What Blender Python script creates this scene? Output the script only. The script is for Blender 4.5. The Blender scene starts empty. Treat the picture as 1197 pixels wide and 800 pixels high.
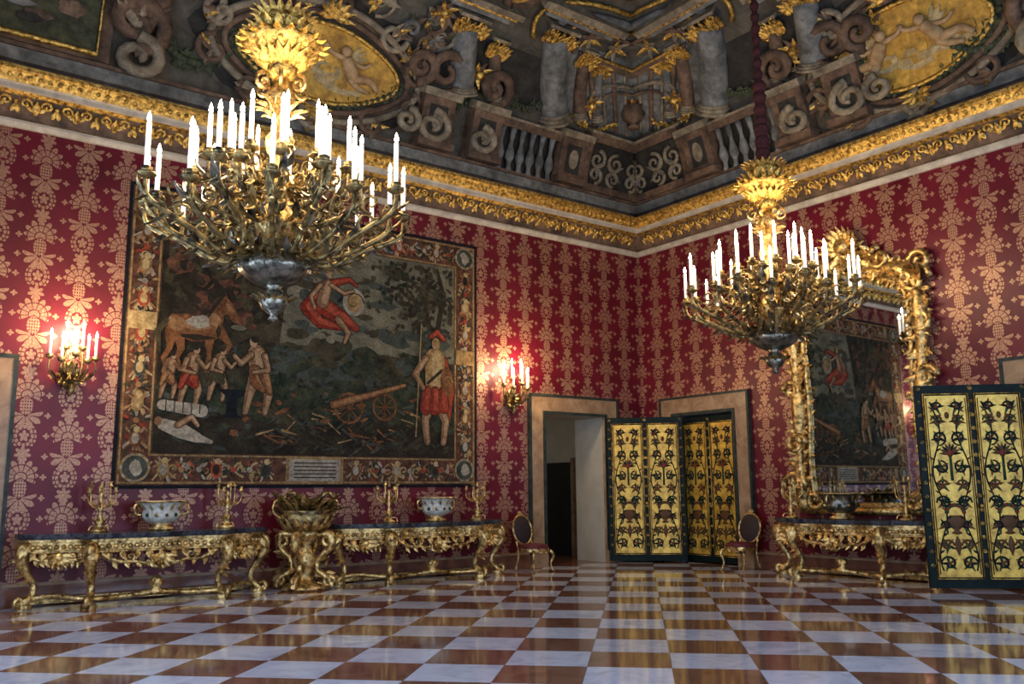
import bpy, math, random
from mathutils import Vector, Matrix
random.seed(7)
PI=math.pi
S=bpy.context.scene
V=Vector
# ------------------------------------------------------------------ node helpers
class N:
    def __init__(s,nt,k): s.nt=nt; s.k=k
    def _m(s,op,b=None,c=None):
        n=s.nt.nodes.new('ShaderNodeMath'); n.operation=op
        for i,x in enumerate((s,b,c)):
            if x is None: continue
            if isinstance(x,N): s.nt.links.new(x.k,n.inputs[i])
            else: n.inputs[i].default_value=x
        return N(s.nt,n.outputs[0])
    def __add__(s,b): return s._m('ADD',b)
    def __sub__(s,b): return s._m('SUBTRACT',b)
    def __mul__(s,b): return s._m('MULTIPLY',b)
    def __truediv__(s,b): return s._m('DIVIDE',b)
    def lt(s,b): return s._m('LESS_THAN',b)
    def gt(s,b): return s._m('GREATER_THAN',b)
    def mx(s,b): return s._m('MAXIMUM',b)
    def fl(s): return s._m('FLOOR')
    def fr(s): return s._m('FRACT')
    def ab(s): return s._m('ABSOLUTE')
    def sq(s): return s._m('SQRT')
    def sin(s): return s._m('SINE')
    def cos(s): return s._m('COSINE')
    def at2(s,b): return s._m('ARCTAN2',b)
    def mod2(s): return s._m('FLOORED_MODULO',2.0)
def base(name):
    m=bpy.data.materials.new(name); m.use_nodes=True
    nt=m.node_tree; b=nt.nodes['Principled BSDF']
    return m,nt,b
def coords(nt,kind='Object'):
    t=nt.nodes.new('ShaderNodeTexCoord'); return t.outputs[kind]
def noise(nt,vec,scale,detail=4,rough=.55,dist=0):
    n=nt.nodes.new('ShaderNodeTexNoise'); n.inputs['Scale'].default_value=scale
    n.inputs['Detail'].default_value=detail; n.inputs['Roughness'].default_value=rough
    n.inputs['Distortion'].default_value=dist
    nt.links.new(vec,n.inputs['Vector']); return n.outputs[0]
def ramp(nt,fac,stops):
    r=nt.nodes.new('ShaderNodeValToRGB'); nt.links.new(fac,r.inputs[0])
    e=r.color_ramp.elements
    while len(e)<len(stops): e.new(.5)
    for i,(p,c) in enumerate(stops):
        e[i].position=p; e[i].color=(c[0],c[1],c[2],1)
    return r.outputs[0]
def mix(nt,fac,a,b,bt='MIX'):
    n=nt.nodes.new('ShaderNodeMix'); n.data_type='RGBA'; n.blend_type=bt
    for i,x in ((0,fac),(6,a),(7,b)):
        if isinstance(x,N): x=x.k
        if isinstance(x,(int,float)): n.inputs[i].default_value=x
        elif isinstance(x,tuple): n.inputs[i].default_value=(x[0],x[1],x[2],1)
        else: nt.links.new(x,n.inputs[i])
    return n.outputs[2]
def bump(nt,b,h,strength,dist=.02):
    n=nt.nodes.new('ShaderNodeBump'); n.inputs['Strength'].default_value=strength
    n.inputs['Distance'].default_value=dist
    nt.links.new(h,n.inputs['Height']); nt.links.new(n.outputs[0],b.inputs['Normal'])
def M(name,c,c2=None,scale=6,rough=.5,metal=0,bmp=0,bscale=20,emi=0,spec=None,lo=.35,hi=.65,dist=0,fine=0):
    m,nt,b=base(name); co=coords(nt)
    if c2 is None: c2=tuple(x*.7 for x in c)
    f=noise(nt,co,scale,6,.65,dist)
    k=ramp(nt,f,[(lo,c2),(hi,c)])
    if fine:
        g=noise(nt,co,fine,4,.7,0)
        k=mix(nt,.75,k,ramp(nt,g,[(.35,(.35,.35,.35)),(.65,(1,1,1))]),'MULTIPLY')
    nt.links.new(k,b.inputs['Base Color'])
    b.inputs['Roughness'].default_value=rough; b.inputs['Metallic'].default_value=metal
    if spec is not None: b.inputs['Specular IOR Level'].default_value=spec
    if emi:
        b.inputs['Emission Color'].default_value=(c[0],c[1],c[2],1); b.inputs['Emission Strength'].default_value=emi
    if bmp: bump(nt,b,noise(nt,co,bscale,3),bmp)
    return m
gilt=M('gilt_wood',(.90,.62,.24),(.15,.08,.022),11,.32,.82,.7,26,lo=.38,hi=.6)
giltb=M('gilt_bright',(.92,.60,.15),(.20,.10,.016),14,.35,.75,.9,30,lo=.38,hi=.6)
bronze=M('gilt_bronze',(.56,.40,.15),(.055,.042,.025),9,.36,.85,.5,30,lo=.38,hi=.66)
silver=M('old_silver',(.40,.37,.28),(.055,.05,.038),9,.32,.9,.4,30)
wax=M('candle_wax_glow',(1,.93,.82),(1,.90,.78),3,.4,0,0,1,.7)  # wax shaft emits by itself to look lit from the flame
flame=M('candle_flame',(1,.82,.55),(1,.82,.55),1,.5,0,0,1,45)
mdark=M('dark_marble',(.10,.10,.11),(.015,.017,.02),5,.12,0,0,1,0,None,.4,.7,1.5)
mframe=M('peach_marble',(.44,.29,.16),(.23,.135,.075),3,.3,0,0,1,0,.3,.35,.7,1.2)
mgreen=M('green_marble',(.045,.055,.045),(.015,.022,.018),8,.4,spec=.2)
mbase=M('skirting_marble',(.24,.09,.05),(.12,.045,.03),4,.2)
velvet=M('crimson_velvet',(.14,.015,.02),(.07,.006,.01),12,.7)
darkvel=M('dark_velvet',(.03,.012,.012),(.015,.008,.008),12,.7)
lacq=M('green_black_lacquer',(.008,.018,.016),(.003,.008,.007),6,.5,spec=.12)
gpanel=M('gold_leaf_panel',(.86,.55,.085),(.42,.23,.028),7,.32,.28,.3,40)
pblue=M('painted_blue',(.05,.08,.13),None,9,.5,spec=.2)
pred=M('painted_red',(.22,.03,.015),None,9,.5,spec=.2)
pgrn=M('painted_green',(.02,.06,.025),None,9,.5,spec=.2)
pbrn=M('painted_umber',(.12,.05,.015),None,9,.5,spec=.2)
porc=M('porcelain',(.74,.72,.64),(.42,.38,.28),18,.2)
white=M('white_plaster_trim',(.58,.52,.41),(.36,.31,.24),5,.5)
beige=M('beige_plaster',(.48,.44,.35),(.40,.36,.28),2,.7)
greyp=M('grey_paint',(.25,.31,.36),(.2,.25,.3),2,.6)
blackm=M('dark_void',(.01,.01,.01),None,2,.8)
rope=M('crimson_cord',(.09,.012,.012),(.03,.005,.006),30,.8,0,.8,60)
mirrm,nt,b=base('mirror_glass'); b.inputs['Base Color'].default_value=(.55,.60,.62,1); b.inputs['Metallic'].default_value=1; b.inputs['Roughness'].default_value=.02

def damask(name,axis):
    m,nt,b=base(name); co=coords(nt)
    sp=nt.nodes.new('ShaderNodeSeparateXYZ'); nt.links.new(co,sp.inputs[0])
    u0=N(nt,sp.outputs[axis]); v0=N(nt,sp.outputs[2])
    W=.56;H=1.16
    uu=(u0+40.0)/W; col=uu.fl(); U=(uu.fr()-.5)*W
    Vv=((v0+10.0)/H+col.mod2()*.5).fr()*H
    def pol(cy,sx=1.0,sy=1.0):
        dx=U*sx; dy=(Vv-cy)*sy
        return (dx*dx+dy*dy).sq(), dx.at2(dy)
    r,t=pol(.72)
    c6=(t*6.5).cos().ab()
    palm=r.lt((c6*.30+.70)*((t*.8).cos().ab()*.25+.75)*.265)*t.cos().gt(-.45)*(c6.gt(.26).mx(r.lt(.08)))*((r*62.0).sin().gt(-.90))
    r,t=pol(.57,1.5,1.0)
    pine=r.lt(.13)*((U*95.0+Vv*70.0).sin()*((Vv*70.0)-U*95.0).sin()).gt(-.35)
    r,t=pol(.44)
    c5=(t*4.5).cos().ab()
    low=r.lt((c5*.4+.6)*.22)*t.cos().lt(.25)*(c5.gt(.28))*r.gt(.03)
    r,t=pol(.14,1.1,.9)
    ring=(r-.115).ab().lt(.022)*((t*12.0).cos()).gt(-.75)
    ring2=(r-.162).ab().lt(.014)*((t*16.0).cos()).gt(-.5)
    fl=r.lt(((t*2.5).cos().ab()*.5+.5)*.075)
    r,t=pol(1.05)
    top=r.lt(((t*3.5).cos().ab()*.5+.5)*.11)
    Ue=(U.ab()-W/2); d2=((Vv/(H/4)).fr()-.5)*(H/4)
    sr=(Ue*Ue+d2*d2).sq(); st=Ue.at2(d2)
    sprig=sr.lt(((st*2.0).cos().ab()*.6+.4)*.045)
    mask=palm.mx(pine).mx(low).mx(ring).mx(ring2).mx(fl).mx(top).mx(sprig)
    f=noise(nt,co,.9,3); g=noise(nt,co,38,4); h=noise(nt,co,.6,3)
    red=ramp(nt,f,[(.3,(.078,.0018,.008)),(.7,(.150,.005,.018))])
    gold=ramp(nt,g,[(.32,(.22,.085,.055)),(.68,(.52,.32,.19))])
    gold=mix(nt,N(nt,h)*.35,gold,(.32,.13,.11))
    nt.links.new(mix(nt,mask,red,gold),b.inputs['Base Color'])
    b.inputs['Roughness'].default_value=.42
    nt.links.new((mask*.4).k,b.inputs['Metallic'])
    b.inputs['Specular IOR Level'].default_value=.35
    bump(nt,b,mask.k,.2,.01)
    return m
damN=damask('crimson_damask_x',0); damE=damask('crimson_damask_y',1)

def floormat():
    m,nt,b=base('checker_marble_floor'); co=coords(nt)
    sp=nt.nodes.new('ShaderNodeSeparateXYZ'); nt.links.new(co,sp.inputs[0])
    x=N(nt,sp.outputs[0]); y=N(nt,sp.outputs[1]); T=.72; r2=.70710678
    p=((x-y)*r2-.098)/T; q=((x+y)*r2+12.06)/T
    par=(p.fl()+q.fl()).mod2()
    ids=nt.nodes.new('ShaderNodeCombineXYZ'); nt.links.new(p.fl().k,ids.inputs[0]); nt.links.new(q.fl().k,ids.inputs[1])
    wn=nt.nodes.new('ShaderNodeTexWhiteNoise'); nt.links.new(ids.outputs[0],wn.inputs[0])
    va=N(nt,wn.outputs[0])
    f1=noise(nt,co,2.2,8,.65,1.8); f2=noise(nt,co,5,6,.6,.8)
    w=ramp(nt,f1,[(.30,(.46,.50,.63)),(.5,(.68,.72,.86)),(.75,(.80,.84,.97))])
    r=ramp(nt,f2,[(.3,(.15,.058,.034)),(.7,(.32,.142,.084))])
    c=mix(nt,par,w,r)
    c=mix(nt,va*.25,c,(.14,.09,.08))
    g=((p.fr()-.5).ab().gt(.494)).mx((q.fr()-.5).ab().gt(.494))
    c=mix(nt,g*.6,c,(.08,.06,.05))
    nt.links.new(c,b.inputs['Base Color'])
    nt.links.new((N(nt,f2)*.08+.04).k,b.inputs['Roughness'])
    b.inputs['Specular IOR Level'].default_value=.62
    return m
floorm=floormat()

# ------------------------------------------------------------------ mesh builder
def cr(pts,n=6,closed=False):
    P=[V(p) for p in pts]; out=[]
    L=len(P); rng=L if closed else L-1
    for i in range(rng):
        if closed: a,b_,c,d=P[(i-1)%L],P[i],P[(i+1)%L],P[(i+2)%L]
        else: a=P[max(i-1,0)];b_=P[i];c=P[i+1];d=P[min(i+2,L-1)]
        for k in range(n):
            t=k/n
            out.append(.5*((2*b_)+(c-a)*t+(2*a-5*b_+4*c-d)*t*t+(3*b_-a-3*c+d)*t**3))
    if not closed: out.append(P[-1])
    return out
def spiral(c,ax,az,r0,r1,a0,turns,n=14):
    c=V(c);ax=V(ax);az=V(az);o=[]
    for i in range(n+1):
        t=i/n; a=a0+turns*2*PI*t; r=r0+(r1-r0)*t
        o.append(c+ax*(r*math.cos(a))+az*(r*math.sin(a)))
    return o
class MB:
    def __init__(s): s.v=[];s.f=[];s.mi=[];s.sm=[];s.mats=[];s.M=Matrix.Identity(4)
    def mat(s,m):
        if m not in s.mats: s.mats.append(m)
        return s.mats.index(m)
    def add(s,vs,fs,m,smooth=True):
        o=len(s.v); k=s.mat(m)
        s.v+=[s.M@V(p) for p in vs]
        for f in fs: s.f.append([o+i for i in f]); s.mi.append(k); s.sm.append(smooth)
    def tube(s,pts,r,m,n=6):
        P=[V(p) for p in pts]; L=len(P)
        if callable(r): R=[r(i/(L-1)) for i in range(L)]
        elif isinstance(r,(list,tuple)):
            R=[]
            for i in range(L):
                x=i/(L-1)*(len(r)-1); a=int(min(x,len(r)-2)); R.append(r[a]+(r[a+1]-r[a])*(x-a))
        else: R=[r]*L
        vs=[];fs=[];nor=None
        for i in range(L):
            t=(P[min(i+1,L-1)]-P[max(i-1,0)])
            if t.length<1e-7: t=V((0,0,1))
            t.normalize()
            if nor is None:
                nor=t.orthogonal().normalized()
            else:
                nor=(nor-t*nor.dot(t))
                nor=nor.normalized() if nor.length>1e-6 else t.orthogonal().normalized()
            bi=t.cross(nor)
            for k in range(n):
                a=2*PI*k/n; vs.append(P[i]+(nor*math.cos(a)+bi*math.sin(a))*R[i])
        for i in range(L-1):
            for k in range(n):
                fs.append((i*n+k,i*n+(k+1)%n,(i+1)*n+(k+1)%n,(i+1)*n+k))
        fs.append(tuple(reversed(range(n)))); fs.append(tuple((L-1)*n+k for k in range(n)))
        s.add(vs,fs,m)
    def lathe(s,prof,m,n=20,c=(0,0,0),lob=0,amp=0,sx=1,sy=1):
        vs=[];fs=[];L=len(prof)
        for r,z in prof:
            for k in range(n):
                a=2*PI*k/n; rr=r*(1+(amp*math.cos(lob*a) if lob else 0))
                vs.append((c[0]+rr*math.cos(a)*sx,c[1]+rr*math.sin(a)*sy,c[2]+z))
        for i in range(L-1):
            for k in range(n): fs.append((i*n+k,i*n+(k+1)%n,(i+1)*n+(k+1)%n,(i+1)*n+k))
        fs.append(tuple(reversed(range(n)))); fs.append(tuple((L-1)*n+k for k in range(n)))
        s.add(vs,fs,m)
    def ball(s,c,r,m,n=8,sc=(1,1,1)):
        vs=[];fs=[];h=n//2+1
        for i in range(h+1):
            p=PI*i/h
            for k in range(n):
                a=2*PI*k/n; vs.append((c[0]+r*sc[0]*math.sin(p)*math.cos(a),c[1]+r*sc[1]*math.sin(p)*math.sin(a),c[2]+r*sc[2]*math.cos(p)))
        for i in range(h):
            for k in range(n): fs.append((i*n+k,(i+1)*n+k,(i+1)*n+(k+1)%n,i*n+(k+1)%n))
        s.add(vs,fs,m)
    def box(s,x0,x1,y0,y1,z0,z1,m,bev=0):
        vs=[(x,y,z) for x in(x0,x1) for y in(y0,y1) for z in(z0,z1)]
        s.add(vs,[(0,1,3,2),(4,6,7,5),(0,4,5,1),(2,3,7,6),(0,2,6,4),(1,5,7,3)],m,False)
    def prism(s,poly,z0,z1,m,smooth=False):
        n=len(poly); vs=[(p[0],p[1],z0) for p in poly]+[(p[0],p[1],z1) for p in poly]
        fs=[tuple(reversed(range(n))),tuple(range(n,2*n))]
        s.add(vs,fs,m,False)
        s.add(vs,[(i,(i+1)%n,n+(i+1)%n,n+i) for i in range(n)],m,smooth)
    def leaf(s,p,d,up,L,W,m,curl=.5):
        p=V(p);d=V(d).normalized();up=V(up); up=(up-d*up.dot(d))
        up=up.normalized() if up.length>1e-5 else d.orthogonal().normalized()
        sd=d.cross(up); vs=[];fs=[]; ws=[.35,.8,1,.75,.4,.05]
        q=p.copy(); dd=d.copy()
        for i,w in enumerate(ws):
            u2=sd.cross(dd)
            vs+=[q-sd*(W/2*w)-u2*(W*.12),q+u2*(W*.16*w),q+sd*(W/2*w)-u2*(W*.12)]
            dd=(dd+up*curl*(.12+.16*i)).normalized(); q=q+dd*(L/5)
        for i in range(5):
            a=i*3; fs+=[(a,a+1,a+4,a+3),(a+1,a+2,a+5,a+4)]
        s.add(vs,fs,m)
    def candle(s,p,h,r=.018):
        p=V(p)
        s.lathe([(.02,-.03),(.05,-.02),(.055,.03),(.035,.04)],bronze,8,p)
        s.tube([p+V((0,0,.02)),p+V((0,0,h))],r,wax,7)
        s.lathe([(.006,0),(.021,.03),(.018,.06),(.003,.11)],flame,7,p+V((0,0,h)))
    def obj(s,name,parent=None,loc=(0,0,0),rot=(0,0,0)):
        me=bpy.data.meshes.new(name); me.from_pydata([tuple(v) for v in s.v],[],s.f)
        for m in s.mats: me.materials.append(m)
        me.polygons.foreach_set('material_index',s.mi); me.polygons.foreach_set('use_smooth',s.sm); me.update()
        o=bpy.data.objects.new(name,me); S.collection.objects.link(o); o.location=loc; o.rotation_euler=rot
        if parent: o.parent=parent
        return o
def T(x=0,y=0,z=0,rz=0,rx=0,ry=0): return Matrix.Translation((x,y,z))@Matrix.Rotation(rz,4,'Z')@Matrix.Rotation(ry,4,'Y')@Matrix.Rotation(rx,4,'X')
def light(name,kind,loc,power,col,parent=None,size=.3,rot=(0,0,0),sy=None):
    l=bpy.data.lights.new(name,kind); l.energy=power; l.color=col
    if kind=='AREA':
        l.shape='RECTANGLE'; l.size=size; l.size_y=sy or size
    else: l.shadow_soft_size=size
    o=bpy.data.objects.new(name,l); S.collection.objects.link(o); o.location=loc; o.rotation_euler=rot
    if parent: o.parent=parent
    return o

# ------------------------------------------------------------------ room shell
XW,YS=-16.2,-15.8; ZW=7.75
mb=MB(); mb.add([(XW,YS,0),(0,YS,0),(0,0,0),(XW,0,0)],[(0,1,2,3)],floorm,False); mb.obj('floor')
def wall(name,fn,a0,a1,ops,m):
    mb=MB(); xs=sorted({a0,a1}|{o[0] for o in ops}|{o[1] for o in ops}); zs=sorted({0,ZW}|{o[2] for o in ops}|{o[3] for o in ops})
    for i in range(len(xs)-1):
        for j in range(len(zs)-1):
            cx=(xs[i]+xs[i+1])/2; cz=(zs[j]+zs[j+1])/2
            if any(o[0]<cx<o[1] and o[2]<cz<o[3] for o in ops): continue
            mb.add([fn(xs[i],zs[j]),fn(xs[i+1],zs[j]),fn(xs[i+1],zs[j+1]),fn(xs[i],zs[j+1])],[(0,1,2,3)],m,False)
    return mb.obj(name)
DH=3.05
wall('wall_north',lambda a,z:(a,0,z),XW,0,[(-14.48,-12.84,0,DH),(-2.89,-1.25,0,DH)],damN)
wall('wall_east',lambda a,z:(0,a,z),YS,0,[(-2.57,-.99,0,DH),(-9.85,-8.2,0,DH)],damE)
wins_w=[(-13.6,-11.8),(-9.6,-7.8),(-5.6,-3.8)]
wins_s=[(-12.4,-10.6),(-8.6,-6.8),(-4.8,-3.0)]
wall('wall_west',lambda a,z:(XW,a,z),YS,0,[(a,b_,.9,5.2) for a,b_ in wins_w],damE)
wall('wall_south',lambda a,z:(a,YS,z),XW,0,[(a,b_,.9,5.2) for a,b_ in wins_s],damN)
def sweep(mb,prof,mats,smooth=False):
    def ring(o,z): return [(XW+o,YS+o,z),(-o,YS+o,z),(-o,-o,z),(XW+o,-o,z)]
    for i in range(len(prof)-1):
        a=ring(*prof[i]); b_=ring(*prof[i+1])
        m=mats[i] if isinstance(mats,list) else mats
        mb.add(a+b_,[(k,(k+1)%4,4+(k+1)%4,4+k) for k in range(4)],m,smooth)
# ceiling
CO,CZ=4.5,3.6
def cove(phi): return CO*(1-math.cos(phi)), ZW+CZ*math.sin(phi)
def frescomat():
    m,nt,b=base('fresco_paint'); co=coords(nt)
    f=noise(nt,co,.8,7,.6,1.2); g=noise(nt,co,3,6,.6,2.0)
    c1=ramp(nt,f,[(.30,(.028,.025,.018)),(.45,(.068,.056,.038)),(.55,(.105,.096,.072)),(.68,(.17,.135,.08)),(.8,(.22,.15,.07))])
    c2=ramp(nt,g,[(.35,(.022,.021,.017)),(.6,(.10,.084,.058)),(.75,(.19,.145,.085))])
    nt.links.new(mix(nt,.5,c1,c2),b.inputs['Base Color']); b.inputs['Roughness'].default_value=.8
    return m
fresco=frescomat()
mb=MB(); prof=[cove(i*PI/2/24) for i in range(25)]
sweep(mb,prof,fresco,False)
o=CO; mb.add([(XW+o,YS+o,ZW+CZ),(-o,YS+o,ZW+CZ),(-o,-o,ZW+CZ),(XW+o,-o,ZW+CZ)],[(0,1,2,3)],fresco,False)
mb.obj('ceiling')
# ------------------------------------------------------------------ ceiling fresco architecture (low relief on the cove)
f_rose=M('fresco_rose_stone',(.25,.150,.09),(.07,.042,.025),2.5,.85,fine=9)
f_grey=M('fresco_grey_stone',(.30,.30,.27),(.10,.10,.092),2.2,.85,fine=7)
f_dark=M('fresco_dark_stone',(.055,.048,.036),(.018,.016,.012),2.5,.9,fine=9)  # dark stone colour of the painted architecture
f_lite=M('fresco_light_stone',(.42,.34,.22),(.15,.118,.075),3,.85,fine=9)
f_gold=M('fresco_gold',(.88,.52,.08),(.44,.22,.025),2.2,.6,.15,.3,15,fine=8)
f_cream=M('fresco_cream',(.72,.56,.28),(.42,.28,.10),3,.8,fine=10)
f_flesh=M('fresco_flesh',(.56,.38,.19),(.32,.18,.07),5,.8)
f_olive=M('fresco_olive',(.09,.09,.04),(.03,.034,.016),3,.85,fine=6)
f_leaf=M('fresco_garland',(.07,.08,.035),(.02,.03,.014),9,.8)
mb=MB()
def cvp(sd,s,ph,d=0):
    p=math.radians(ph); o,z=cove(p); a=CZ*math.cos(p); b_=-CO*math.sin(p); L=math.hypot(a,b_)
    o+=a/L*d; z+=b_/L*d
    s=min(s,-o)
    return V((s,-o,z)) if sd=='L' else V((-o,s,z))
def nrm(sd,ph):
    p=math.radians(ph); a=CZ*math.cos(p); b_=-CO*math.sin(p); L=math.hypot(a,b_)
    return V((0,-a/L,b_/L)) if sd=='L' else V((-a/L,0,b_/L))
DEG=.07
def fdisc(sd,s,ph,rs,rp,m,d,wob=0,lob=0,rot=0,n=40):
    vs=[cvp(sd,s,ph,d)];fs=[];K=5
    for k in range(1,K+2):
        for i in range(n):
            a=2*PI*i/n; q=1+wob*math.cos(lob*a); x=rs*q*math.cos(a)*min(k,K)/K; y=rp*q*math.sin(a)*min(k,K)/K
            vs.append(cvp(sd,s+x,max(0,ph+y),d if k<=K else 0))
    for i in range(n): fs.append((0,1+i,1+(i+1)%n))
    for k in range(K):
        for i in range(n): fs.append((1+k*n+i,1+k*n+(i+1)%n,1+(k+1)*n+(i+1)%n,1+(k+1)*n+i))
    mb.add(vs,fs,m,False)
def fband(sd,s0,s1,p0,p1,m,d,sh0=0,sh1=0):
    k=max(1,int((p1-p0)/3)); L=[]
    for i in range(k+1):
        t=i/k; p=p0+(p1-p0)*t; L.append((p,s0+sh0*t,s1+sh1*t))
    vs=[];fs=[]
    for p,a,b_ in L: vs+=[cvp(sd,a,p,0),cvp(sd,a,p,d),cvp(sd,b_,p,d),cvp(sd,b_,p,0)]
    for i in range(k):
        q=i*4
        for j in range(3): fs.append((q+j,q+j+1,q+j+5,q+j+4))
    fs.append((0,1,2,3)); q=k*4; fs.append((q,q+1,q+2,q+3))
    mb.add(vs,fs,m,False)
def ftube(sd,pts,r,m,d=.05,n=6,sm=4): mb.tube(cr([cvp(sd,a,p,d) for a,p in pts],sm) if sm else [cvp(sd,a,p,d) for a,p in pts],r,m,n)
def fspir(sd,s,ph,r,a0,tn,m,th,sx=1,d=.08,n=18):
    P=[]
    for i in range(n+1):
        t=i/n; a=a0+tn*2*PI*t; rr=r*(1-.85*t); P.append(cvp(sd,s+sx*rr*math.cos(a),max(.5,ph+rr*math.sin(a)/DEG),d))
    mb.tube(P,[th,th*.9,th*.5],m,6)
def fleaf(sd,s,ph,a,L,W,m,d=.06,c=.2):
    p0=cvp(sd,s,ph,d); p1=cvp(sd,s+math.cos(a)*.1,ph+math.sin(a)*.1/DEG,d)
    if (p1-p0).length<1e-4: return
    mb.leaf(p0,p1-p0,nrm(sd,ph),L,W,m,c)
def swag(sd,s0,p0,s1,p1,drop,m,r=.07):
    for i in range(15):
        t=i/14; s=s0+(s1-s0)*t; p=p0+(p1-p0)*t-drop*4*t*(1-t)
        for k in range(3): fleaf(sd,s,p,random.uniform(0,6.28),r*2.6,r*1.3,m,.08,.3)
        mb.ball(cvp(sd,s,p,.1),r*.8,m,6)
def column(sd,s0,p0,s1,p1,r,m):
    n=10; P=[cvp(sd,s0+(s1-s0)*i/n,p0+(p1-p0)*i/n,r*.25) for i in range(n+1)]
    mb.tube(P,[r,r*1.02,r*.98,r*.85],m,14)
    for k,(f,rr) in enumerate(((-.02,1.35),(.03,1.25),(.07,1.12))): 
        q=cvp(sd,s0+(s1-s0)*f,p0+(p1-p0)*f,r*.3); q2=cvp(sd,s0+(s1-s0)*(f+.035),p0+(p1-p0)*(f+.035),r*.3); mb.tube([q,q2],r*rr,f_lite,14)
    for j in range(7):
        for lv in (0,1): fleaf(sd,s1+(j-3)*r*.36,p1+lv*1.4-1.5,PI/2+(3-j)*.14,.24,.12,giltb,r*.8,.4)
    for sx in(-1,1): fspir(sd,s1+sx*r*.85,p1+2.6,.10,PI/2,1.3,giltb,.028,sx,r*.8)
    fband(sd,s1-r*1.3,s1+r*1.3,p1+3.6,p1+4.6,f_lite,r*.9)
def cartouche(sd,s,ph,rs,rp):
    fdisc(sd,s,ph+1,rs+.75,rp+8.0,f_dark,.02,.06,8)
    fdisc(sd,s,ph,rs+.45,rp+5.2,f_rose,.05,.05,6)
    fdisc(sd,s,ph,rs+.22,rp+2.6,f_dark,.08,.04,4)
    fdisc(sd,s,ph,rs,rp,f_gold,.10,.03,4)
    for (e,q,th,m) in ((.04,.5,.045,giltb),(.24,3,.06,f_rose),(.46,5.6,.07,f_lite)):
        ftube(sd,[(s+(rs+e)*(1+.03*math.cos(4*a))*math.cos(a),max(.5,ph+(rp+q)*(1+.03*math.cos(4*a))*math.sin(a))) for a in [2*PI*i/48 for i in range(49)]],th,m,.10,6,0)
    for i in range(26): fdisc(sd,s+random.uniform(-.75,.75)*rs,ph-rp*.3+random.uniform(-2.8,2.4),random.uniform(.10,.30),random.uniform(.8,2.0),(f_cream,f_gold,f_cream)[i%3],.103+.0012*i,.10,5,n=16)
    def limb(p,r): ftube(sd,[(s+a,ph+b_) for a,b_ in p],r,f_flesh,.15,7)
    for q in(-1,1):
        x=q*rs*.28
        limb([(x,3.5),(x+q*.12,.8),(x+q*.22,-1.5)],[.10,.13,.12]); limb([(x+q*.22,-1.5),(x+q*.55,-1.2),(x+q*.72,-3.5)],[.10,.07,.04])
        limb([(x+q*.16,-1.7),(x+q*.3,-3.6),(x+q*.55,-4.6)],[.09,.06,.04]); limb([(x,3.2),(x-q*.28,3.8),(x-q*.42,5.8)],[.055,.045,.03])
        limb([(x+q*.05,3.0),(x+q*.35,2.2),(x+q*.5,3.8)],[.055,.045,.03])
        mb.ball(cvp(sd,s+x-q*.03,ph+5.2,.17),.10,f_flesh,8)
        for a in (.4,.8,1.2): fleaf(sd,s+x+q*.1,ph+2.8,a if q>0 else PI-a,.34,.13,f_cream,.14,.1)
    for i in range(10):
        a=2*PI*i/10+.3; c=math.cos(a); t=math.sin(a); sx=1 if c>0 else -1
        p=max(2.5,ph+(rp+6.2)*t)
        fspir(sd,s+(rs+.52)*c,p,.30,random.choice((0,PI/2,PI)),random.choice((1.3,-1.3)),(f_rose,f_lite,f_rose)[i%3],.065,sx,.12)
        for k in range(4): fleaf(sd,s+(rs+.5)*c,p,a+random.uniform(-1.2,1.2),.36,.13,(f_rose,giltb,f_lite,f_rose)[k],.12,.4)
    for i in range(7): 
        a=PI*i/6; fleaf(sd,s,ph+rp+3,a,.38,.13,giltb,.16,.3); fleaf(sd,s,max(2,ph-rp-3),-a,.3,.12,giltb,.16,.3)
    swag(sd,s-rs-.5,ph+4,s-rs*.3,ph-rp-1,2,f_leaf); swag(sd,s+rs+.5,ph+4,s+rs*.3,ph-rp-1,2,f_leaf)
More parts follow.
